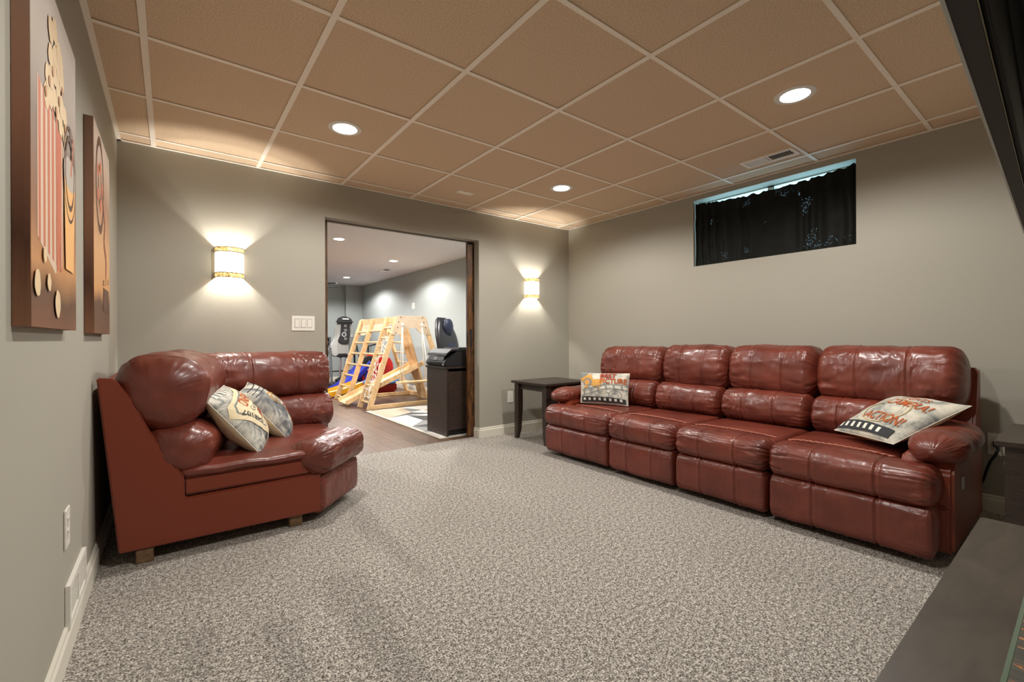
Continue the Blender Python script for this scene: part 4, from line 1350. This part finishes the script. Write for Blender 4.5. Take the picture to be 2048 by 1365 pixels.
# ------------------------------------------------------------------ plastic toys
tc = thing('toy_play_set', 'red plastic toddler seesaw-like chair with blue tray behind the wooden slide', 'toy', (3.1, 8.3, 0))
def rnd_box(x0, x1, y0, y1, z0, z1, bev=.03): 
    return MB().box(x0, x1, y0, y1, z0, z1)
rnd_box(2.88, 3.42, 8.05, 8.45, .0, .20).build('seat_base', M['red'], tc, bevel=.04)
MB().prism([(2.95, .22), (3.36, .22), (3.42, .50), (3.34, .66), (3.24, .72), (3.14, .66), (3.10, .52), (2.95, .46)], 'Y', 8.20, 8.36).build('back_shell', M['red'], tc, bevel=.03)
MB().lathe([(0, .195), (.30, .195), (.33, .215), (.33, .235), (.30, .25), (0, .25)], (3.10, 8.05, 0), 28).build('blue_tray', M['lightblue'], tc, smooth='auto')

def chute(name, label, p0, p1, w, m, r=.07):
    t = thing(name, label, 'slide', (p0[0], p0[1], 0))
    p0 = Vector(p0); p1 = Vector(p1); d = (p1 - p0); hd_ = Vector((d.x, d.y, 0)).normalized(); s = Vector((-hd_.y, hd_.x, 0))
    n = 14; vs = []
    sec = [(-w / 2 - .02, .0), (-w / 2 - .02, r + .01), (-w / 2 + .01, r + .02), (-w / 2 + .03, r * .5), (-w / 4, .015), (0, .01), (w / 4, .015), (w / 2 - .03, r * .5), (w / 2 - .01, r + .02), (w / 2 + .02, r + .01), (w / 2 + .02, 0), (0, -.01)]
    for i in range(n + 1):
        u = i / n
        z = p0.z + (p1.z - p0.z) * (u ** 1.4)
        c = p0.lerp(p1, u); c.z = z
        for (a, b_) in sec: vs.append(c + s * a + Vector((0, 0, b_)))
    m_ = len(sec)
    fs = [(i * m_ + k, i * m_ + (k + 1) % m_, (i + 1) * m_ + (k + 1) % m_, (i + 1) * m_ + k) for i in range(n) for k in range(m_)]
    fs.append(tuple(range(m_))[::-1]); fs.append(tuple(n * m_ + k for k in range(m_)))
    MB().add(vs, fs).build('chute', m, t, smooth='auto')
    return t, p1, s
t, q, s = chute('toy_slide', 'low yellow plastic slide chute lying on the playroom floor left of the ladders', (2.12, 8.15, .012), (2.75, 8.30, .14), .34, M['yellow'], .08)
for k in (-1, 1): MB().box(q.x - .03, q.x + .01, q.y + k * .12 - .02, q.y + k * .12 + .02, 0, .14).build('support', M['yellow'], t)
t, q, s = chute('toy_slide', 'dark blue plastic slide behind the yellow chute, under the ladders', (2.42, 8.62, .012), (3.05, 8.80, .48), .34, M['blue'], .09)
for k in (-1, 1): MB().box(q.x - .04, q.x, q.y + k * .14 - .02, q.y + k * .14 + .02, 0, .48).build('support', M['blue'], t)

# small ride-on trike
tk = thing('ride_on_toy', 'small red ride-on toy with a black wheel behind the rope net', 'toy', (3.4, 9.25, 0))
MB().lathe([(.05, -.05), (.19, -.05), (.22, -.03), (.22, .03), (.19, .05), (.05, .05)], (3.28, 9.14, .44), 28, 'Y').build('wheel', M['rubber'], tk, smooth='auto')
MB().lathe([(0, -.055), (.10, -.055), (.11, 0), (.10, .055), (0, .055)], (3.28, 9.14, .44), 20, 'Y').build('hub', M['silver'], tk, smooth='auto')
MB().prism([(3.16, .02), (3.66, .02), (3.68, .40), (3.52, .48), (3.42, .70), (3.24, .66), (3.16, .40)], 'Y', 9.20, 9.38).build('body_shell', M['red'], tk, bevel=.04)
MB().tube([(3.3, 9.29, .6), (3.3, 9.29, .86), (3.46, 9.29, .90)], .02, 8).build('handlebar', M['black'], tk)

# inversion chair
iv = thing('massage_recliner', 'black and silver padded inversion exercise chair standing against the playroom back wall', 'exercise machine', (3.0, 9.9, 0))
MG = mat('grey_vinyl', (172, 172, 168), .4); MK = mat('black_vinyl', (30, 30, 32), .45)
IX, IY = 2.905, 9.92
def sh(pts, y0, y1, nm, m, bev=.015):
    MB().prism([(IX + a, z) for (a, z) in pts], 'Y', y0, y1).build(nm, m, iv, bevel=bev)
sh([(-.22, .70), (-.14, .63), (.22, .61), (.32, .66), (.33, .84), (.25, .92), (.30, 1.10), (.31, 1.28), (.22, 1.38), (-.04, 1.38), (-.09, 1.25), (-.10, 1.08), (-.16, .95), (-.24, .84)], IY - .03, IY + .06, 'seat_shell', MG, .025)
sh([(.02, .90), (.16, .90), (.20, 1.06), (.20, 1.36), (.02, 1.36), (.0, 1.1), (-.06, .96)], IY - .07, IY - .03, 'back_pad', MK, .015)
for z in (1.30, 1.20, 1.02):
    MB().lathe([(.016, -.004), (.026, -.004), (.026, .0), (.016, .0)], (IX + .10, IY - .071, z), 18, 'Y').build('massage_ring', MG, iv)
MB().lathe([(.03, -.004), (.05, -.004), (.05, .0), (.03, .0)], (IX + .07, IY - .071, 1.11), 18, 'Y').build('massage_ring', MG, iv)
MB().prism([(IX - .10, 1.34), (IX + .28, 1.34), (IX + .26, 1.42), (IX + .16, 1.50), (IX + .0, 1.50), (IX - .08, 1.42)], 'Y', IY - .09, IY + .0).build('headrest', MK, iv, bevel=.03)
MB().box(IX + .03, IX + .17, IY - .0935, IY - .0905, 1.435, 1.455).build('headrest_stripe', M['white'], iv)
MB().box(IX - .08, IX + .16, IY - .12, IY - .02, .62, .70).build('seat_pad', MK, iv, bevel=.03)
MB().box(IX + .18, IX + .33, IY - .10, IY - .04, .74, 1.06).build('side_box', mat('grey_plastic', (110, 112, 110), .5), iv, bevel=.01)
MB().tube([(IX + .02, IY, .64), (IX - .02, IY - .05, .22)], .022, 10).build('post', M['chrome'], iv)
MB().tube([(IX + .16, IY, .64), (IX + .06, IY - .05, .20)], .022, 10).build('post', M['chrome'], iv)
for (sx, sy) in ((-1, 1), (1, 1)):
    MB().tube([(IX + .08 + sx * .34, IY + .30, .02), (IX + .08 + sx * .26, IY + .10, 1.05)], .022, 8).build('frame_leg', M['dark_metal'], iv)
    MB().tube([(IX + .08 + sx * .36, IY - .42, .02), (IX + .08 + sx * .26, IY + .10, 1.05)], .022, 8).build('frame_leg', M['dark_metal'], iv)
MB().tube([(IX - .27, IY + .29, .30), (IX + .43, IY + .29, .30)], .014, 8).build('cross_bar', M['dark_metal'], iv)
MB().tube([(IX - .22, IY + .05, .98), (IX - .30, IY - .02, 1.14), (IX - .36, IY - .05, 1.22), (IX - .42, IY - .05, 1.16), (IX - .40, IY - .05, 1.02), (IX - .30, IY, .90)], .018, 8).build('grab_handle', M['rubber'], iv, smooth=True)
MB().tube([(IX - .2, IY - .45, .16), (IX + .0, IY - .2, .22), (IX + .30, IY - .42, .14)], .035, 8).build('ankle_bar', M['rubber'], iv, smooth=True)
for (a, b_) in (((-.35, -.5), (.1, -.1)), ((-.2, -.6), (.35, -.25)), ((-.3, -.15), (.4, -.1))):
    MB().tube([(IX + a[0], IY + a[1], .06), (IX + b_[0], IY + b_[1], .14)], .022, 8).build('base_tube', M['rubber'], iv)
mt = MB().box(2.2, 3.35, 8.98, 10.3, .0005, .012).build('floor_mat', M['rubber'], bevel=.003)
tag(mt, 'thin black exercise mat on the floor under the inversion chair', 'mat')
